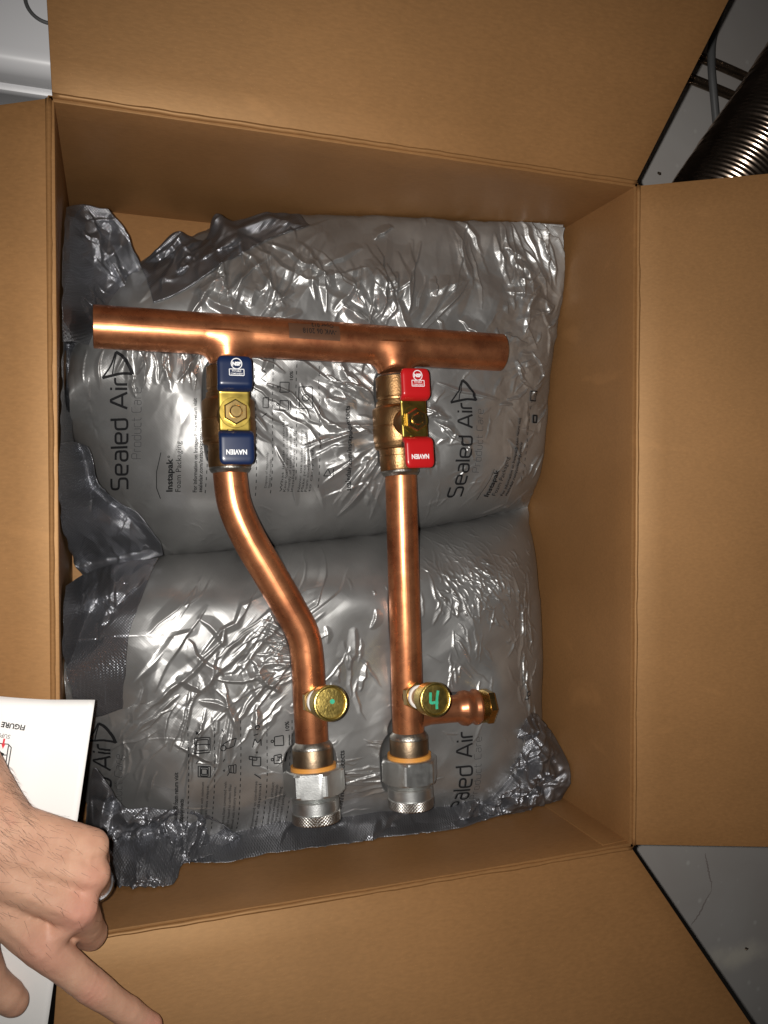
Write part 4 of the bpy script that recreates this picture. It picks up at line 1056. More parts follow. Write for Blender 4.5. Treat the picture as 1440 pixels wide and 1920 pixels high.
def build_header():
    a, u, w = frame(h_r-h_l, (0, 0, 1)); L = np.linalg.norm(h_r-h_l)
    br = []
    for path in (L_path, R_path):
        p0 = np.asarray(path[0]); p1 = np.asarray(path[1]); s = (p0-h_l)@a; d = nrm(p1-p0)
        br.append((h_l+a*s, d, s))
    ns, nt = 520, 96
    s = np.linspace(0, L, ns); th = np.linspace(0, 2*PI, nt+1)
    Sg, Tg = np.meshgrid(s, th, indexing='ij')
    D = np.cos(Tg)[..., None]*u+np.sin(Tg)[..., None]*w; base = h_l+Sg[..., None]*a
    def sdf(r):
        p = base+D*r[..., None]; d0 = r-R_H
        for (c, d, sc) in br:
            q = p-c; t = q@d; rad = np.linalg.norm(q-t[..., None]*d, axis=-1); d1 = np.where(t > 0, rad-(R_R+0.0006), np.hypot(rad, t)-0.002)
            k = 0.012; hh = np.clip(0.5+0.5*(d0-d1)/k, 0, 1); d0 = d0*(1-hh)+d1*hh-k*hh*(1-hh)
        return d0
    lo = np.full(Sg.shape, R_H*0.9); hi = np.full(Sg.shape, R_H+0.0085)
    for _ in range(26):
        mid = (lo+hi)/2; ins = sdf(mid) < 0; lo = np.where(ins, mid, lo); hi = np.where(ins, hi, mid)
    r = (lo+hi)/2
    # slight dents along the tube
    r = r+0.00012*vnoise(Sg*1000/22, Tg*3, 4)
    V = (base+D*r[..., None]).reshape(-1, 3); UV = np.stack([(Tg*R_H).ravel(), Sg.ravel()], 1)
    F = grid_faces(ns, nt+1)[:, ::-1]
    o = mesh_obj('header_pipe', V, F, M_copper, man, True, UV)
    # tube wall at both open ends
    for (c, d) in ((h_l, a), (h_r, -a)):
        lathe('pipe_mouth', c, d, [(0.0, R_H), (-0.0004, R_H-0.0006), (0.0, R_H-0.0014), (0.03, R_H-0.0014), (0.03, 0)], M_copper2, o, 64)
    # paper-thin brown stamp label wrapped on the tube
    def on_tube(sm, ang, rr): return h_l+a*sm+rr*(math.cos(ang)*u+math.sin(ang)*w)
    pl = P(590, 634, HZ+R_H); sm = (pl-h_l)@a
    up_img = nrm(np.cross(u, a)); sgn = 1 if (w@np.array([0, 1.0, 0])) > 0 else -1
    n = 14; V = []; F = []
    for i in range(n+1):
        for j in range(n+1):
            V.append(on_tube(sm-0.0225+0.045*i/n, sgn*(-0.02+0.82*j/n)-sgn*0.12, R_H+0.00022))
    for i in range(n):
        for j in range(n): F.append((i*(n+1)+j, (i+1)*(n+1)+j, (i+1)*(n+1)+j+1, i*(n+1)+j+1))
    mesh_obj('stamp_label', V, F, M_tape, o, True)
    for body, row, x0 in (('-WK 06 2018', 0.10, 0.0195), ('Oper 012', 0.45, 0.0175)):
        V2, F2 = font_text(body, 0.005); sc = 0.0060 if row < 0.3 else 0.0056
        V2 = V2*sc
        V = [on_tube(sm+x0-v[0]*0.9, sgn*(row+0.02+(0.0045-v[1])/R_H*1.15), R_H+0.0005) for v in V2]
        mesh_obj('stamped_text', V, [tuple(f) for f in F2], M_ink, o, False)
    return a
h_ax = build_header()

def superstrip(name, path, side, widths, thick, m, parent, ex=5.0, seg=32):
    """solid strip: superellipse cross-section swept along path; width/thickness per point"""
    path = np.asarray(path, float); side = nrm(side); rows = []
    T = np.gradient(path, axis=0); th = np.linspace(0, 2*PI, seg, endpoint=False)
    c = np.sign(np.cos(th))*np.abs(np.cos(th))**(2/ex); s = np.sign(np.sin(th))*np.abs(np.sin(th))**(2/2.6)
    for i in range(len(path)):
        t = nrm(T[i]); n = nrm(np.cross(side, t)); rows.append(path[i]+np.outer(c*widths[i]/2, side)+np.outer(s*thick[i]/2, n))
    V = np.concatenate(rows); n = len(path); F = []
    for i in range(n-1):
        for j in range(seg): F.append((i*seg+j, i*seg+(j+1) % seg, (i+1)*seg+(j+1) % seg, (i+1)*seg+j))
    F.append(tuple(range(seg-1, -1, -1))); F.append(tuple((n-1)*seg+j for j in range(seg)))
    o = mesh_obj(name, V, F, m, parent, True); return sharp_edges(o, 50)

def valve(path_top, path_bot, hz_scale, grip_mat, px_centre, tilt, wid, nl, label):
    A, B = np.asarray(path_top), np.asarray(path_bot); ax, up_, si = frame(B-A, (0, 0, 1)); si = np.cross(up_, ax)
    # si points image-left or right: make it image-right
    if si[0] < 0: si = -si
    L = np.linalg.norm(B-A); k = L/0.083; R = 0.001*k
    mmk = lambda v: v*R
    prof = [(0, 14.6), (0.4, 17.0), (18, 17.2), (18.8, 16.4), (20.5, 16.2), (21.5, 17.6), (25.5, 18.0), (27.5, 20.6), (29, 21.4), (43, 21.6), (43.4, 21.2), (44, 21.2), (44.6, 21.9), (57, 21.7), (58.5, 21.0), (61, 21.4), (63, 20.4), (63.8, 17.4), (69, 16.8), (69.5, 17.3), (81, 17.2), (82.3, 16.6), (83, 14.6)]
    body = lathe('ball_valve', A, ax, [(mmk(s), mmk(r)) for s, r in prof], M_brass, man, 72)
    body['label'] = label
    lathe('solder_ring', A-ax*0.0026, ax, [(0, .0143), (.0006, .0153), (.0018, .0162), (.0032, .0150)], M_solder, body, 48)
    lathe('solder_ring', B-ax*0.0006, ax, [(0, .0166*k), (.0016, .0168*k), (.0042, .0156), (.0048, .0143)], M_solder, body, 48)
    # bonnet that carries the stem
    c = A+ax*(mmk(38)+0.0048)
    st = nrm(up_*math.cos(tilt)+si*math.sin(tilt)); sd = nrm(si-(si@st)*st)
    lathe('bonnet', c, st, [(0, 0), (0, .0125), (.024, .0125), (.026, .0112), (.033, .0108), (.033, 0)], M_brass, body, 40, ax)
    hz = 0.0375*hz_scale
    o = c+st*hz
    lathe('stem', c+st*0.03, st, [(0, 0), (0, .0048), (hz-.03+.0075, .0048), (hz-.03+.0082, .0042), (hz-.03+.0082, 0)], M_brass2, body, 32, ax)
    # handle: stamped plate, ends bent up into the dipped grips
    ss = np.linspace(-0.0445, 0.0445, 60)*hz_scale
    def lift(s):
        q = np.clip((abs(s)/hz_scale-0.0165)/0.006, 0, 1); return 0.0065*(q*q*(3-2*q))
    pth = [o+ax*s+st*lift(s)-ax*0.001 for s in ss]
    superstrip('handle_plate', pth[4:-4], sd, [wid*0.96]*52, [0.0026]*52, M_plate, body, 14)
    for sg in (-1, 1):
        s2 = np.linspace(0.0185, 0.0455, 34)*hz_scale*sg
        P2 = []; W2 = []; T2 = []
        for i, s in enumerate(s2):
            t = i/33; P2.append(o+ax*s+st*lift(s)-ax*0.001)
            e = np.clip((1-t)/0.24, 0, 1); b = np.clip(t/0.05, 0, 1)
            W2.append(wid*1.06*(0.74+0.26*math.sqrt(max(0, 1-(1-e)**2)))*(0.975+0.025*math.sqrt(1-(1-b)**2)))
            T2.append(0.0062*(0.35+0.65*math.sqrt(max(0, 1-(1-e)**2)))*(0.8+0.2*b))
        superstrip('grip', P2, sd, W2, T2, grip_mat, body, 9, 40)
    # lock nut with slot and the stop tab
    hexf = lambda th, s: np.cos(PI/6)/np.cos((th % (PI/3))-PI/6)
    lathe('lock_nut', o+st*0.0012, st, [(0, 0), (0, .0100), (.0006, .0103), (.0042, .0103), (.0052, .0092), (.0052, .0062), (.0045, .0060), (.0045, 0)], M_brass2, body, 96, ax, True, hexf)
    lathe('stem_tip', o+st*0.005, st, [(0, 0), (0, .0050), (.0020, .0050), (.0026, .0044), (.0026, 0)], M_brass2, body, 32, ax)
    lathe('washer', o+st*0.0012, st, [(0, 0), (0, .0125), (.0008, .0122), (.0009, 0)], M_plate, body, 40, ax)
    sl = nrm(sd*0.8-ax*0.6); q = o+st*0.0078
    superstrip('slot', [q-sl*0.0038, q-sl*0.0012, q+sl*0.0012, q+sl*0.0038], np.cross(st, sl), [0.0013]*4, [0.0007]*4, M_plate, body, 6, 12)
    tb = o-sd*0.004+ax*0.019*hz_scale
    superstrip('stop_tab', [tb-ax*0.004+st*0.003, tb+st*0.0035, tb+ax*0.004+st*0.0025], sd, [0.0055, 0.006, 0.0045], [0.0028]*3, M_plate, body, 6, 16)
    superstrip('stop_pin', [tb-sd*0.006+ax*0.002-st*0.004, tb-sd*0.004+ax*0.0035+st*0.0045], ax, [0.005]*2, [0.004]*2, M_collar, body, 4, 16)
    superstrip('notch', [tb-sd*0.003+ax*0.003+st*0.0052, tb-sd*0.001+ax*0.0068+st*0.0062, tb+sd*0.0006+ax*0.0068+st*0.0062], ax, [0.004]*3, [0.0022]*3, M_ptfe if nl else M_collar, body, 4, 16)
    # print on the grips, upside down as the valve lies
    gl = lift(0.034)+0.0034
    def pr(V2, F2, cx_, cy_, name):
        V = [o+st*gl+sd*(cx_-v[0])+ax*(cy_+v[1])-ax*0.004 for v in V2]
        mesh_obj(name, V, [tuple(f) for f in F2], M_white, body, False)
    V2, F2 = font_text('NAVIEN', 0.035); V2[:, 0] -= V2[:, 0].min(); V2 = V2/V2[:, 0].max()*np.array([0.0165, 0.0165*1.15])
    pr(V2, F2, 0.0075, 0.0345*hz_scale+0.002, 'maker_name')
    def prn(V2, F2, cx_, cy_, name):
        V = [o+st*gl+sd*(cx_+v[0])-ax*(cy_-v[1])*0+ax*(cy_-v[1])-ax*0.001 for v in V2]
        mesh_obj(name, V, [tuple(f) for f in F2], M_white, body, False)
    rc = ribbon(np.array([(0.0042*math.cos(t), 0.0042*math.sin(t)) for t in np.linspace(0, 2*PI, 40)]), 0.0007, 0.0006)
    prn(*rc, 0.001, -0.0385*hz_scale, 'certification_mark')
    V2, F2 = font_text('NSF', 0.06); V2[:, 0] -= (V2[:, 0].max()+V2[:, 0].min())/2; V2 = V2/np.abs(V2[:, 0]).max()*0.0034; V2[:, 1] -= V2[:, 1].mean()
    prn(V2, F2, 0.001, -0.0385*hz_scale, 'certification_mark')
    fr = [(-.0058, -.0025), (.0058, -.0025), (.0058, .0025), (-.0058, .0025), (-.0058, -.0025)]
    parts = [ribbon(np.array([fr[i], fr[i+1]]), 0.0006, 0.002) for i in range(4)]
    prn(*join2(parts), 0.001, -0.0313*hz_scale, 'certification_mark')
    for body_, yy in (('POTABLE', 0.0003), ('COMPONENT', -0.0019)):
        V2, F2 = font_text(body_, 0.01); V2[:, 0] -= (V2[:, 0].max()+V2[:, 0].min())/2; V2 = V2/np.abs(V2[:, 0]).max()*(0.0036 if yy > 0 else .0048)*np.array([1, 1.3])
        prn(V2+[0, yy], F2, 0.001, -0.0313*hz_scale, 'certification_mark')
    return body

valve(RP(426, 689), RP(431, 878), 0.955, M_blue, None, 0.0, 0.0264, True, 'valve with blue dipped handle grips')
valve(RP(740, 708), RP(750, 884), 0.945, M_red, None, 0.08, 0.0254, False, 'valve with red dipped handle grips')

def stub(path, nm):
    p0, p1 = np.asarray(path[0]), np.asarray(path[1]); a = nrm(p1-p0)
    return p0, a
for path, endpx in ((L_path, (426, 690)), (R_path, (740, 709))):
    p0, a = stub(path, 0); e = RP(*endpx); L = (e-p0)@a
    lathe('tee_stub', p0, a, [(R_H+0.001, R_R+0.0002), (L, R_R)], M_copper2, man, 56)
    lathe('weld_bead', p0+a*(R_H+0.0072), a, [(0, R_R), (.0006, R_R+.0017), (.0016, R_R+.0017), (.0024, R_R)], M_solder, man, 48)

tube('riser_pipe', bez([RP(430, 850)]+L_path[2:], 170), R_R, M_copper, man, 64, False)
tube('riser_pipe', bez([RP(747, 850)]+R_path[2:], 90), R_R, M_copper, man, 64, False)

def union(A, B, rot, flat):
    ax, up_, si = frame(np.asarray(B)-np.asarray(A), (0, 0, 1)); k = np.linalg.norm(np.asarray(B)-np.asarray(A))/0.066; A = np.asarray(A)
    m_ = lambda l: [(s*0.001*k, r*0.001) for s, r in l]
    col = lathe('union_collar', A, ax, m_([(0, 14.4), (1.2, 15.6), (3.5, 17.0), (4.2, 17.4), (19, 17.5), (19.5, 0)]), M_collar, man, 64)
    lathe('solder_ring', A-ax*0.0002, ax, m_([(-0.6, 14.3), (0.4, 15.2), (3.2, 17.15), (5.0, 17.5), (5.4, 17.4)]), M_solder, col, 64)
    lathe('gasket', A+ax*0.0188*k, ax, m_([(0, 17.0), (0, 19.6), (3.4, 19.8), (3.4, 17)]), M_gasket, man, 64)
    hexf = lambda th, s: 1/np.cos(((th+rot) % (PI/3))-PI/6)
    R0 = 23.2
    # hex nut: body clipped by a cone at both rims
    V, F, UV = [], [], []
    th = np.linspace(0, 2*PI, 97); rows = []
    prof = [(22.0, 18.0, 1), (22.0, 22.4, 1), (22.8, 24.4, 0), (24.4, 30, 0), (41.0, 30, 0), (42.6, 24.6, 0), (43.2, 22.6, 1), (43.2, 18, 1)]
    for s, r, rd in prof:
        rr = np.full(97, r) if rd else np.minimum(R0/np.cos(((th+rot) % (PI/3))-PI/6), r)
        rows.append(A+ax*s*0.001*k+0.001*(np.outer(np.cos(th)*rr, up_)+np.outer(np.sin(th)*rr, np.cross(ax, up_))))
    V = np.concatenate(rows); n = len(prof); i, j = np.meshgrid(np.arange(n-1), np.arange(96), indexing='ij'); b = (i*97+j).ravel()
    o = mesh_obj('hex_nut', V, np.stack([b, b+1, b+98, b+97], 1), M_zinc, man, True)
    bm = bmesh.new(); bm.from_mesh(o.data); bmesh.ops.remove_doubles(bm, verts=bm.verts, dist=1e-6); bmesh.ops.recalc_face_normals(bm, faces=bm.faces)
    for e in bm.edges:
        if len(e.link_faces) == 2 and e.calc_face_angle(0) > 0.3: e.smooth = False
    bm.to_mesh(o.data); bm.free()
    thr = [(43.2, 0), (43.2, 19.6)]+[(43.4+0.55*q, 19.9 if q % 2 else 18.9) for q in range(8)]+[(48.4, 19.6), (48.6, 0)]
    lathe('thread', A, ax, m_(thr), M_zinc, man, 64)
    lathe('end_cap', A, ax, m_([(47.8, 0), (47.8, 19.6), (48.2, 20.2), (56.5, 20.4), (57.0, 19.9), (57.4, 20.4)]), M_zinc, man, 72)
    lathe('knurled_rim', A, ax, m_([(57.4, 20.4), (57.8, 20.9), (65, 20.9), (65.8, 20.2), (66, 18.5), (66, 0)]), M_knurl, man, 96)
union(RP(585, 1391), RP(591, 1535)+np.array([0, 0, 0.005]), math.radians(10), True)
union(RP(766, 1372), RP(770, 1511), math.radians(32), False)

def drain(base, cap_dir, H, white, mark, nm):
    d = nrm(cap_dir); b = np.asarray(base)
    pt = lathe('drain_port', b, d, [(0.010, .0098), (.0150, .0098), (.0158, .0088), (.0200, .0086), (.0205, .0096), (.0245, .0096), (.0250, .0082), (H-.012, .0082), (H-.012, 0)], M_brass, man, 40, (0, 1, 0))
    pt['label'] = nm
    lathe('seal_ring', b+d*0.0252, d, [(0, .0080), (0, .0102), (.0028, .0102), (.0028, .0080)], M_ptfe, pt, 40, (0, 1, 0))
    hexf = lambda th, s: np.cos(PI/6)/np.cos((th % (PI/3))-PI/6)
    lathe('hex_shoulder', b+d*0.0160, d, [(0, .0085), (0, .0125), (.007, .0125), (.007, .0085)], M_brass2, pt, 72, (0, 1, 0), True, hexf)
    c = b+d*(H-0.014)
    cap = lathe('drain_cap', c, d, [(0, 0), (0, .0132), (.0006, .0140), (.0118, .0144), (.0134, .0144), (.0146, .0138), (.0149, .0130), (.0146, .0123), (.0134, .0117), (.0135, .0108), (.0135, 0)], M_cap, pt, 72, (0, 1, 0))
    a, u, w = frame(d, (0, 1, 0)); rx = nrm(np.array([1.0, 0, 0])-(d[0])*d); ry = np.cross(d, rx)
    top = c+d*0.01375
    if mark == '4':
        st = [[(-.0042, .0062), (-.0046, .0008), (-.0046, -.0022), (-.0008, -.0023), (.0024, -.0022)], [(.0028, .0072), (.0014, .0015), (.0008, -.0045), (.0008, -.0078)]]
        parts = [ribbon(bez(np.array(p), 14), 0.0024, 0.0008) for p in st]
    else:
        parts = [(np.array([(0, 0)]+[(0.0021*math.cos(t), 0.0020*math.sin(t)) for t in np.linspace(0, 2*PI, 16, endpoint=False)])+[0.0014, 0.0012], np.array([(0, i+1, (i+1) % 16+1, 0) for i in range(16)]))]
    V2, F2 = join2(parts)
    mesh_obj('marker_mark', [top+rx*v[0]+ry*v[1]+d*0.0001*(1+i % 2) for i, v in enumerate(V2)], [tuple(dict.fromkeys(f)) for f in F2], M_green, pt, False)
drain(RP(581, 1313), (3, 12, 60), 0.060, False, 'dot', 'brass drain port whose cap has a green dot')
drain(RP(764, 1303), (3, 10, 60), 0.060, True, '4', 'brass drain port whose cap is marked with a green 4')

def outlet():
    a0, a1 = RP(764, 1336), RP(921, 1323); ax = nrm(a1-a0); L = np.linalg.norm(a1-a0); r = L/0.085
    m_ = lambda l: [(s*0.001*r, q*0.001) for s, q in l]
    wob = lambda th, s: 1+0.012*np.sin(3*th+s*400)
    st = lathe('side_outlet', a0, ax, m_([(10, 15.5), (15, 13.6), (22, 12.4), (46, 12.3), (50, 12.6), (54, 15.6), (58, 16.2), (62, 14.6), (65, 14.4), (67.5, 16.4), (70, 16.2), (71, 13)]), M_copper2, man, 56, (0, 0, 1), False, wob)
    th = [(70, 0), (70, 14.2)]+[(70.6+0.5*q, 14.9 if q % 2 else 14.1) for q in range(14)]+[(78, 14.3)]
    lathe('threaded_adapter', a0, ax, m_(th+[(78, 0)]), M_brass2, st, 56)
    hexf = lambda t, s: 1/np.cos(((t) % (PI/3))-PI/6)*0.90
    lathe('adapter_rim', a0, ax, m_([(77.5, 0), (77.5, 15.2), (78, 15.9), (83.5, 15.9), (84.5, 15.2), (84.5, 13), (80, 12.6), (80, 0)]), M_brass2, st, 72, (0, 0, 1), True, hexf)
outlet()

# ------------------------------------------------------------------ instruction sheet on the left flap and rim
def build_paper():
    root = empty('instruction_sheet', P(60, 1560, 0.225), 'white instruction sheet lying under the hand with an upside-down figure', 'paper')
    zt = 0.236
    TR, BR = P(178, 1314, zt), P(88, 1930, zt); d = nrm(BR-TR); out = np.array([d[1], -d[0], 0])
    if out[0] > 0: out = -out
    Wd, Ht = 0.216, 0.279
    n, m_ = 50, 44
    def surf(u, v):      # u from right edge leftwards (m), v down (m)
        p = TR+out*u+d*v; z = zt
        z += 0.004*math.exp(-((u-0.036)/0.03)**2)-0.10*max(0, u-0.05)**1.25*1.2-0.0035*max(0, 0.03-u)/0.03
        z += 0.0022*math.sin(v*16+u*9)
        return np.array([p[0], p[1], z])
    V = [surf(Wd*i/n, Ht*j/m_) for i in range(n+1) for j in range(m_+1)]
    k = len(V); V += [v-np.array([0, 0, 0.0003]) for v in V]
    F = []
    for i in range(n):
        for j in range(m_):
            a = i*(m_+1)+j; F.append((a, a+m_+1, a+m_+2, a+1)); F.append((k+a, k+a+1, k+a+m_+2, k+a+m_+1))
    rim = [i*(m_+1) for i in range(n)]+[n*(m_+1)+j for j in range(m_)]+[i*(m_+1)+m_ for i in range(n, 0, -1)]+[j for j in range(m_, 0, -1)]
    for a, b in zip(rim, rim[1:]+rim[:1]): F.append((a, b, b+k, a+k))
    o = mesh_obj('sheet', V, F, M_paper, root, True)
    def inv(px, py):
        q = P(px, py, zt)-TR; return q@out, q@d
    def put(name, V2, F2, m2):
        VV = [surf(v[0], v[1])+np.array([0, 0, 0.0004]) for v in V2]; mesh_obj(name, VV, [tuple(f) for f in F2], m2, o, False)
    def txt(body, px0, px1, hp, m2, bold=0.0):
        V2, F2 = font_text(body, bold); a = np.array(inv(*px0)); b = np.array(inv(*px1)); dd = b-a; L = np.linalg.norm(dd); dd /= L; nn = np.array([dd[1]*-1, dd[0]])
        if nn[1] > 0: nn = -nn
        # the page is upside down to the camera: letters run leftwards and grow downwards
        w = V2[:, 0].max(); h = hp/1500*0.59/0.7
        VV = a+np.outer(V2[:, 0]*L/w, dd)-np.outer(V2[:, 1]*h, nn)
        put('printed_text', VV, F2, m2)
    txt('FIGURE 1: Supply', (50, 1356), (-50, 1343), 8.5, M_ink, 0.03)
    txt('SUPPLY', (22, 1374), (-14, 1369), 7, M_ink2)
    def lines(pl, w, m2, nm):
        V2, F2 = join2([ribbon(np.array([inv(*q) for q in p]), w, 0.003) for p in pl]); put(nm, V2, F2, m2)
    lines([[(-30, 1388), (18, 1391), (23, 1397), (16, 1440)], [(18, 1393), (17, 1398), (11, 1440)], [(-6, 1400), (0, 1404)], [(6, 1411), (14, 1411)]], 0.0007, M_ink2, 'printed_diagram')
    lines([circ(4, 1410, 5), circ(4, 1410, 2.2)], 0.0012, M_ink, 'printed_diagram')
    lines([[(10, 1381), (8, 1391)]], 0.0012, M_redprint, 'printed_arrow')
    V2 = np.array([inv(4, 1390), inv(12, 1391), inv(7, 1400)]); put('printed_arrow', V2, [(0, 1, 2)], M_redprint)
    return o
paper = build_paper()

# ------------------------------------------------------------------ hand
def build_hand():
    J = {}
    def j(n, px, py, z, r): J[n] = (P(px, py, z), r*0.001)
    j('arm0', -330, 1190, .262, 36); j('arm1', -120, 1400, .264, 30); j('wrist_a', -30, 1510, .268, 22); j('wrist_b', -62, 1580, .262, 22)
    j('p0', 20, 1555, .270, 17); j('r0', 5, 1590, .274, 17); j('m0', -10, 1630, .275, 17); j('i0', -30, 1670, .270, 17)
    j('p1', 168, 1588, .262, 13.0); j('r1', 172, 1640, .268, 12.5); j('m1', 146, 1704, .273, 13.2); j('i1', 82, 1776, .270, 13.5)
    j('p2', 178, 1612, .238, 10.5); j('r2', 183, 1664, .232, 10.2); j('m2', 172, 1752, .240, 11.0)
    j('p3', 140, 1640, .226, 9); j('r3', 140, 1692, .222, 9); j('m3', 128, 1748, .228, 9.5); j('p4', 100, 1630, .236, 8); j('r4', 100, 1676, .234, 8); j('m4', 96, 1730, .236, 8.5)
    j('i2', 172, 1850, .268, 11.3); j('i2b', 182, 1857, .268, 11.0); j('i3', 240, 1898, .265, 10.0); j('i4', 281, 1925, .262, 9.0)
    j('t0', -10, 1690, .262, 17); j('t1', -45, 1770, .252, 14); j('t2', -22, 1838, .250, 12.5); j('t3', 14, 1868, .248, 11.2); j('t4', 26, 1878, .247, 10)
    links = [('arm0', 'arm1'), ('arm1', 'wrist_a'), ('arm1', 'wrist_b'), ('wrist_a', 'wrist_b'), ('wrist_a', 'p0'), ('wrist_a', 'r0'), ('wrist_b', 'm0'), ('wrist_b', 'i0'), ('p0', 'i0'),
             ('p0', 'p1'), ('r0', 'r1'), ('m0', 'm1'), ('i0', 'i1'), ('p1', 'p2'), ('p2', 'p3'), ('p3', 'p4'), ('r1', 'r2'), ('r2', 'r3'), ('r3', 'r4'), ('m1', 'm2'), ('m2', 'm3'), ('m3', 'm4'),
             ('i1', 'i2'), ('i2', 'i2b'), ('i2b', 'i3'), ('i3', 'i4'), ('i0', 't0'), ('wrist_b', 't0'), ('t0', 't1'), ('t1', 't2'), ('t2', 't3'), ('t3', 't4'), ('p1', 'r1'), ('r1', 'm1'), ('m1', 'i1'), ('t0', 'i1')]
    thin_ = {('p1', 'r1'): 0.78, ('r1', 'm1'): 0.78, ('m1', 'i1'): 0.7, ('t0', 'i1'): 0.72, ('i1', 'i2'): 0.93, ('p0', 'p1'): 0.97}
    bm = bmesh.new()
    for (a, b) in links:
        pa, ra = J[a]; pb, rb = J[b]; f = thin_.get((a, b), 1.0); n = max(3, int(np.linalg.norm(pb-pa)/0.0028))
        for t in np.linspace(0, 1, n):
            c = pa*(1-t)+pb*t; r = ra*(1-t)+rb*t
            if (a, b) in thin_: r *= 1-(1-f)*math.sin(PI*t)
            elif a[0] in 'imprt' and b[0] in 'imprt': r *= 1-0.05*math.sin(PI*t)
            bmesh.ops.create_icosphere(bm, subdivisions=2, radius=r, matrix=Matrix.Translation(Vector(c)))
    me = bpy.data.meshes.new('hand'); bm.to_mesh(me); bm.free()
    o = bpy.data.objects.new('hand', me); COL.objects.link(o)
    rm = o.modifiers.new('r', 'REMESH'); rm.mode = 'VOXEL'; rm.voxel_size = 0.0015; rm.use_smooth_shade = True
    sm = o.modifiers.new('s', 'SMOOTH'); sm.factor = 0.5; sm.iterations = 9
    dg = bpy.context.evaluated_depsgraph_get(); ev = o.evaluated_get(dg)
    me2 = bpy.data.meshes.new_from_object(ev); o.modifiers.clear(); o.data = me2; bpy.data.meshes.remove(me)
    n = len(me2.vertices); V = np.zeros(n*3, dtype=np.float32); me2.vertices.foreach_get('co', V); V = V.reshape(-1, 3).astype(float)
    Nn = np.zeros(n*3, dtype=np.float32); me2.vertices.foreach_get('normal', Nn); Nn = Nn.reshape(-1, 3).astype(float)
    disp = np.zeros(n)
    # wrinkles over the index joint and slight tendon ridges on the back
    ia, ib = J['i1'][0], J['i3'][0]; d = nrm(ib-ia); pip = J['i2'][0]
    q = (V-pip); t = q@d; topm = np.clip(Nn[:, 2], 0, 1); near = np.exp(-((np.linalg.norm(q, axis=1))/0.015)**2)
    perp = q@nrm(np.cross(d, (0, 0, 1)))
    for k, off in enumerate((-0.006, -0.0025, 0.001, 0.0045)):
        disp -= 0.00055*near*topm*np.exp(-((t-off-6*perp**2*(1 if k > 1 else -1)*3)/0.0007)**2)
    for a, b in (('p0', 'p1'), ('r0', 'r1'), ('m0', 'm1'), ('i0', 'i1')):
        pa, pb = J[a][0], J[b][0]; dd = nrm(pb-pa); qq = V-pa; tt = qq@dd; L = np.linalg.norm(pb-pa)
        dist = np.linalg.norm((qq-np.outer(tt, dd))[:, :2], axis=1)
        disp += 0.0012*topm*np.exp(-(dist/0.004)**2)*np.clip(tt/L, 0, 1)*np.exp(-np.clip(tt/L-1, 0, 9)*20)
    disp += 0.0004*vnoise(V[:, 0]*140, V[:, 1]*140+V[:, 2]*90, 3)
    V = V+Nn*disp[:, None]
    me2.vertices.foreach_set('co', V.astype(np.float32).ravel()); me2.update()
    me2.polygons.foreach_set('use_smooth', [True]*len(me2.polygons))
    me2.materials.clear()
    up3 = lambda n, dz: tuple(J[n][0]+np.array([0, 0, dz]))
    me2.materials.append(skin_mat('skin', [(up3('i1', .012), 0.028, .38), (up3('m1', .012), 0.024, .42), (up3('r1', .010), 0.022, .35), (up3('i2', .010), 0.018, .45), (up3('i4', .004), 0.020, .7), (tuple(P(28, 1541, .29)), 0.009, .8), (tuple(P(160, 1718, .28)), .02, .4)]))
    tag(o, 'left hand with a ring, index finger pointing down across the box flap', 'hand')
    # ring on the ring finger
    ra, rb = J['r1'][0], J['r2'][0]; dr = nrm(rb-ra); c = ra*0.25+rb*0.75
    a, u, w = frame(dr, (1, 0, 0)); th = np.linspace(0, 2*PI, 49)
    rg = lathe('ring', c, dr, [(-.0025, .0100), (-.0025, .0112), (-.0012, .0117), (.0012, .0117), (.0025, .0112), (.0025, .0100), (-.0025, .0100)], M_ring, o, 56)
    # thumb and index nails are turned away from the camera; body hair on wrist and back of the hand
    tri_c = []; bmh = bmesh.new(); bmh.from_mesh(me2); bmh.faces.ensure_lookup_table()
    fs = [f for f in bmh.faces if f.normal.z > -0.1]
    wgt = []
    wr, m1 = P(-10, 1500, .27), P(60, 1620, .28)
    flow = nrm(P(120, 1690, .27)-P(-60, 1500, .27)); flow2 = nrm(P(120, 1590, .27)-P(0, 1560, .27))
    r = random.Random(3); V = []; F = []
    cen = np.array([f.calc_center_median()[:] for f in fs]); ar = np.array([f.calc_area() for f in fs])
    dw = np.exp(-(np.linalg.norm(cen[:, :2]-P(-20, 1500, .27)[:2], axis=1)/0.034)**2)+0.30*np.exp(-(np.linalg.norm(cen[:, :2]-P(20, 1570, .27)[:2], axis=1)/0.045)**2)+0.10*np.exp(-(np.linalg.norm(cen[:, :2]-P(100, 1590, .27)[:2], axis=1)/0.03)**2)
    pr = ar*dw; pr /= pr.sum(); pick = RNG.choice(len(fs), 620, p=pr)
    for i in pick:
        f = fs[i]; c = np.array(f.calc_center_median()[:]); nn = np.array(f.normal[:])
        g = flow*r.uniform(.7, 1)+flow2*r.uniform(0, .6)+np.array([r.gauss(0, .3), r.gauss(0, .3), 0]); g = g-(g@nn)*nn; g = nrm(g)
        L = r.uniform(.004, .010); k = 5; b = nrm(np.cross(g, nn)); base = len(V); w0 = 0.00007
        for s in range(k):
            t = s/(k-1); p = c+g*L*t+nn*(0.0010*math.sin(PI*min(1, t*0.8))+0.0013*t)+b*r.gauss(0, .00008); w = w0*(1-0.8*t)
            V += [p-b*w, p+b*w, p+nn*w*1.6]
        for s in range(k-1):
            for q0, q1 in ((0, 1), (1, 2), (2, 0)): F.append((base+s*3+q0, base+s*3+q1, base+s*3+3+q1, base+s*3+3+q0))
    bmh.free()
    hr = mesh_obj('hair', V, F, M_hair, o, True); hr['kind'] = 'stuff'
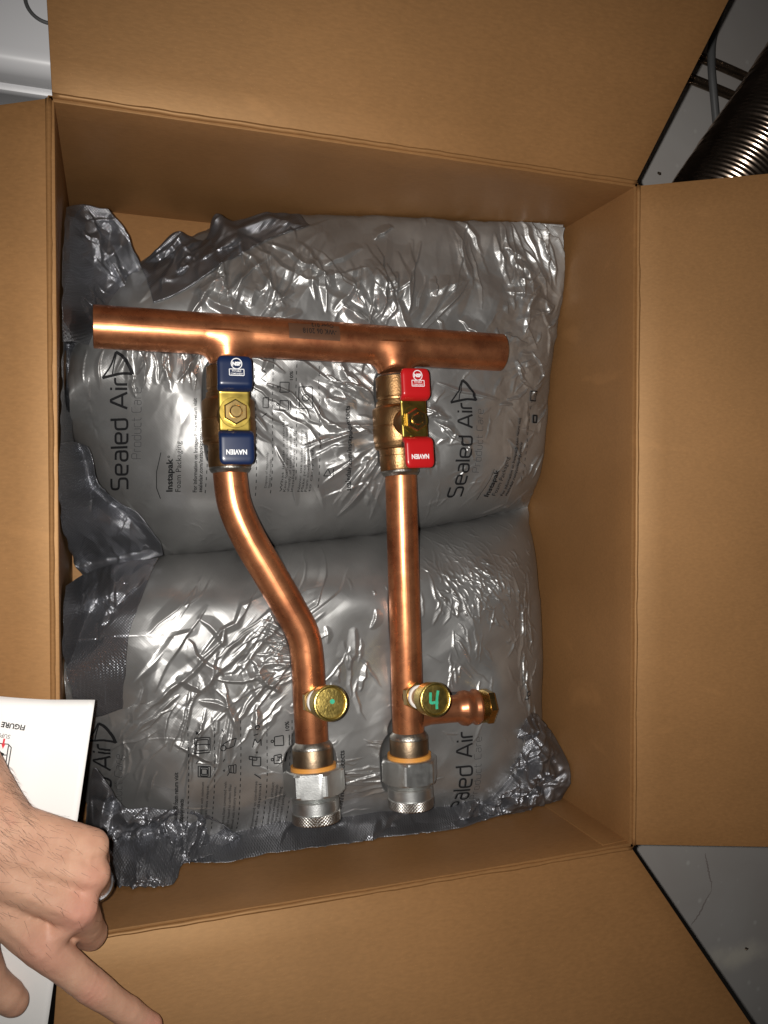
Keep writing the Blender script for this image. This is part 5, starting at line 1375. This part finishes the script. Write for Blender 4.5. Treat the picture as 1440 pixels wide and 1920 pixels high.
    return o
hand = build_hand()

# ------------------------------------------------------------------ things beyond the box
def build_appliance():
    root = empty('white_appliance', P(20, 60, -0.007), 'white enamelled appliance corner behind the upper left of the box', 'appliance')
    zt = 0.10
    e0 = P(-60, 112, zt); e1 = P(120, 140, zt); d = nrm(e1-e0); n = np.array([-d[1], d[0], 0])
    if n[1] < 0: n = -n
    # top panel with a rolled front edge, swept along the edge
    prof = [(0.30, 0), (0.016, 0), (0.010, -0.0008), (0.005, -0.0035), (0.0015, -0.008), (0, -0.015), (0, -0.030), (0.012, -0.032), (0.30, -0.032)]
    s0, s1 = -0.15, 0.35
    V = []; F = []
    for s in (s0, s1):
        for (y, z) in prof: V.append(e0+d*s+n*y+np.array([0, 0, z]))
    k = len(prof)
    for i in range(k): F.append((i, (i+1) % k, k+(i+1) % k, k+i))
    F.append(tuple(range(k-1, -1, -1))); F.append(tuple(range(k, 2*k)))
    sharp_edges(mesh_obj('top_panel', V, F, M_enamel, root, True), 40)
    # front body with a stepped bright lip below the seam
    prof = [(0.30, -0.034), (0.001, -0.034), (-0.003, -0.036), (-0.004, -0.040), (-0.002, -0.046), (-0.002, -0.105), (0.30, -0.105)]
    V = []; F = []
    for s in (s0, s1):
        for (y, z) in prof: V.append(e0+d*s+n*y+np.array([0, 0, z]))
    k = len(prof)
    for i in range(k): F.append((i, (i+1) % k, k+(i+1) % k, k+i))
    F.append(tuple(range(k-1, -1, -1))); F.append(tuple(range(k, 2*k)))
    sharp_edges(mesh_obj('front_panel', V, F, M_enamel, root, True), 40)
    c = P(92, 2, zt+0.0004)
    pts = [c+np.array([0.018*math.cos(t), 0.018*math.sin(t), 0]) for t in np.linspace(0, 2*PI, 60)]
    tube('embossed_ring', pts, 0.0016, M_cable, root, 8, False)
build_appliance()

def build_duct():
    root = empty('flexible_duct', P(1400, 240, -0.007), 'shiny ribbed flexible metal duct on the floor behind the right flap', 'duct')
    r = 0.058; zc = r-0.006
    a, b = P(1402, 298, zc), P(1462, 208, zc); ax = nrm(b-a); a = a-ax*0.22; L = 0.75
    prof = []; s = 0; k = 0
    rr = random.Random(4)
    while s < L:
        j = rr.uniform(-.0006, .0006); prof += [(s+.0064*q/8, r-.0011+.0011*math.cos(2*PI*q/8)+j) for q in range(8)]; s += .0064; k += 1
    wob = lambda th, s_: 1+0.01*np.sin(2*th+s_*30)
    lathe('duct_wall', a, ax, prof, M_duct, root, 72, (0, 0, 1), False, wob)
    lathe('duct_mouth', a, ax, [(0.0, r+.001), (-.004, r+.0014), (-.006, r-.002), (0.01, r-.006), (.12, r-.007), (.12, 0)], M_edge, root, 64)
build_duct()

def build_rods():
    for (p0, p1, lab) in (((1290, 92), (1460, 168), 'dark bronze tube on the floor, farther of the two under the cable'), ((1270, 132), (1450, 208), 'dark bronze tube on the floor, nearer of the two under the cable')):
        a, b = P(*p0, -0.001), P(*p1, -0.001); pts = bez([a, (a+b)/2+np.array([0, 0.001, 0]), b], 30)
        root = empty('metal_tube', (pts[0][0], pts[0][1], -0.007), lab, 'tube', 'dark tubes behind the box')
        tube('tube_wall', pts-np.array([0, 0, .0014]), 0.0038, M_rod, root, 20)
        off = np.array([0.002, -0.0085, -0.0015])
        tube('tube_lining', pts+off*0.85, 0.0025, M_rod, root, 16)
build_rods()
def build_cable():
    pts = bez([P(1372, -60, .004), P(1352, 20, .008), P(1336, 75, .013), P(1334, 125, .014), P(1338, 175, .011), P(1344, 240, .004), P(1352, 330, .002)], 60)
    o = tube('power_cable', pts, 0.0046, M_cable, None, 18)
    tag(o, 'grey sheathed cable crossing over the two dark tubes', 'cable')
build_cable()
def build_crack():
    pts = bez([P(1296, 1735, -0.0066), P(1312, 1712, -0.0066), P(1322, 1690, -0.0066), P(1334, 1668, -0.0066), P(1330, 1640, -0.0066), P(1322, 1600, -0.0066)], 60)
    pts[:, 0] += RNG.normal(0, 0.0005, 60); T = np.gradient(pts, axis=0); Nn = np.stack([-T[:, 1], T[:, 0], 0*T[:, 0]], 1); Nn /= np.linalg.norm(Nn, axis=1)[:, None]
    w = (0.0009*np.abs(np.sin(np.linspace(0.2, 6, 60)))+0.0003)[:, None]
    V = np.vstack([pts+Nn*w, pts-Nn*w]); F = [(i, i+1, 61+i, 60+i) for i in range(59)]
    fl_ = bpy.data.objects['floor']
    mesh_obj('crack', V, F, plain('crack_dirt', (0.27, 0.235, 0.22), 0.8), fl_, False)
build_crack()
def build_specks():
    for (px, py, s) in ((1399, 1779, .004), (1236, 325, .0035)):
        c = P(px, py, -0.007); n = 9; V = [c+np.array([0, 0, s*0.5])]; F = []
        for k in range(n):
            a = 2*PI*k/n; q = s*random.uniform(.5, 1.1); V.append(c+np.array([math.cos(a)*q, math.sin(a)*q*0.7, 0.0002])); F.append((0, k+1, (k+1) % n+1))
        o = mesh_obj('debris', V, F, M_rod, None, False)
        tag(o, 'small dark crumb on the floor '+('below the right flap' if py > 1000 else 'beside the upper right box corner'), 'debris', 'crumbs on the floor')
build_specks()
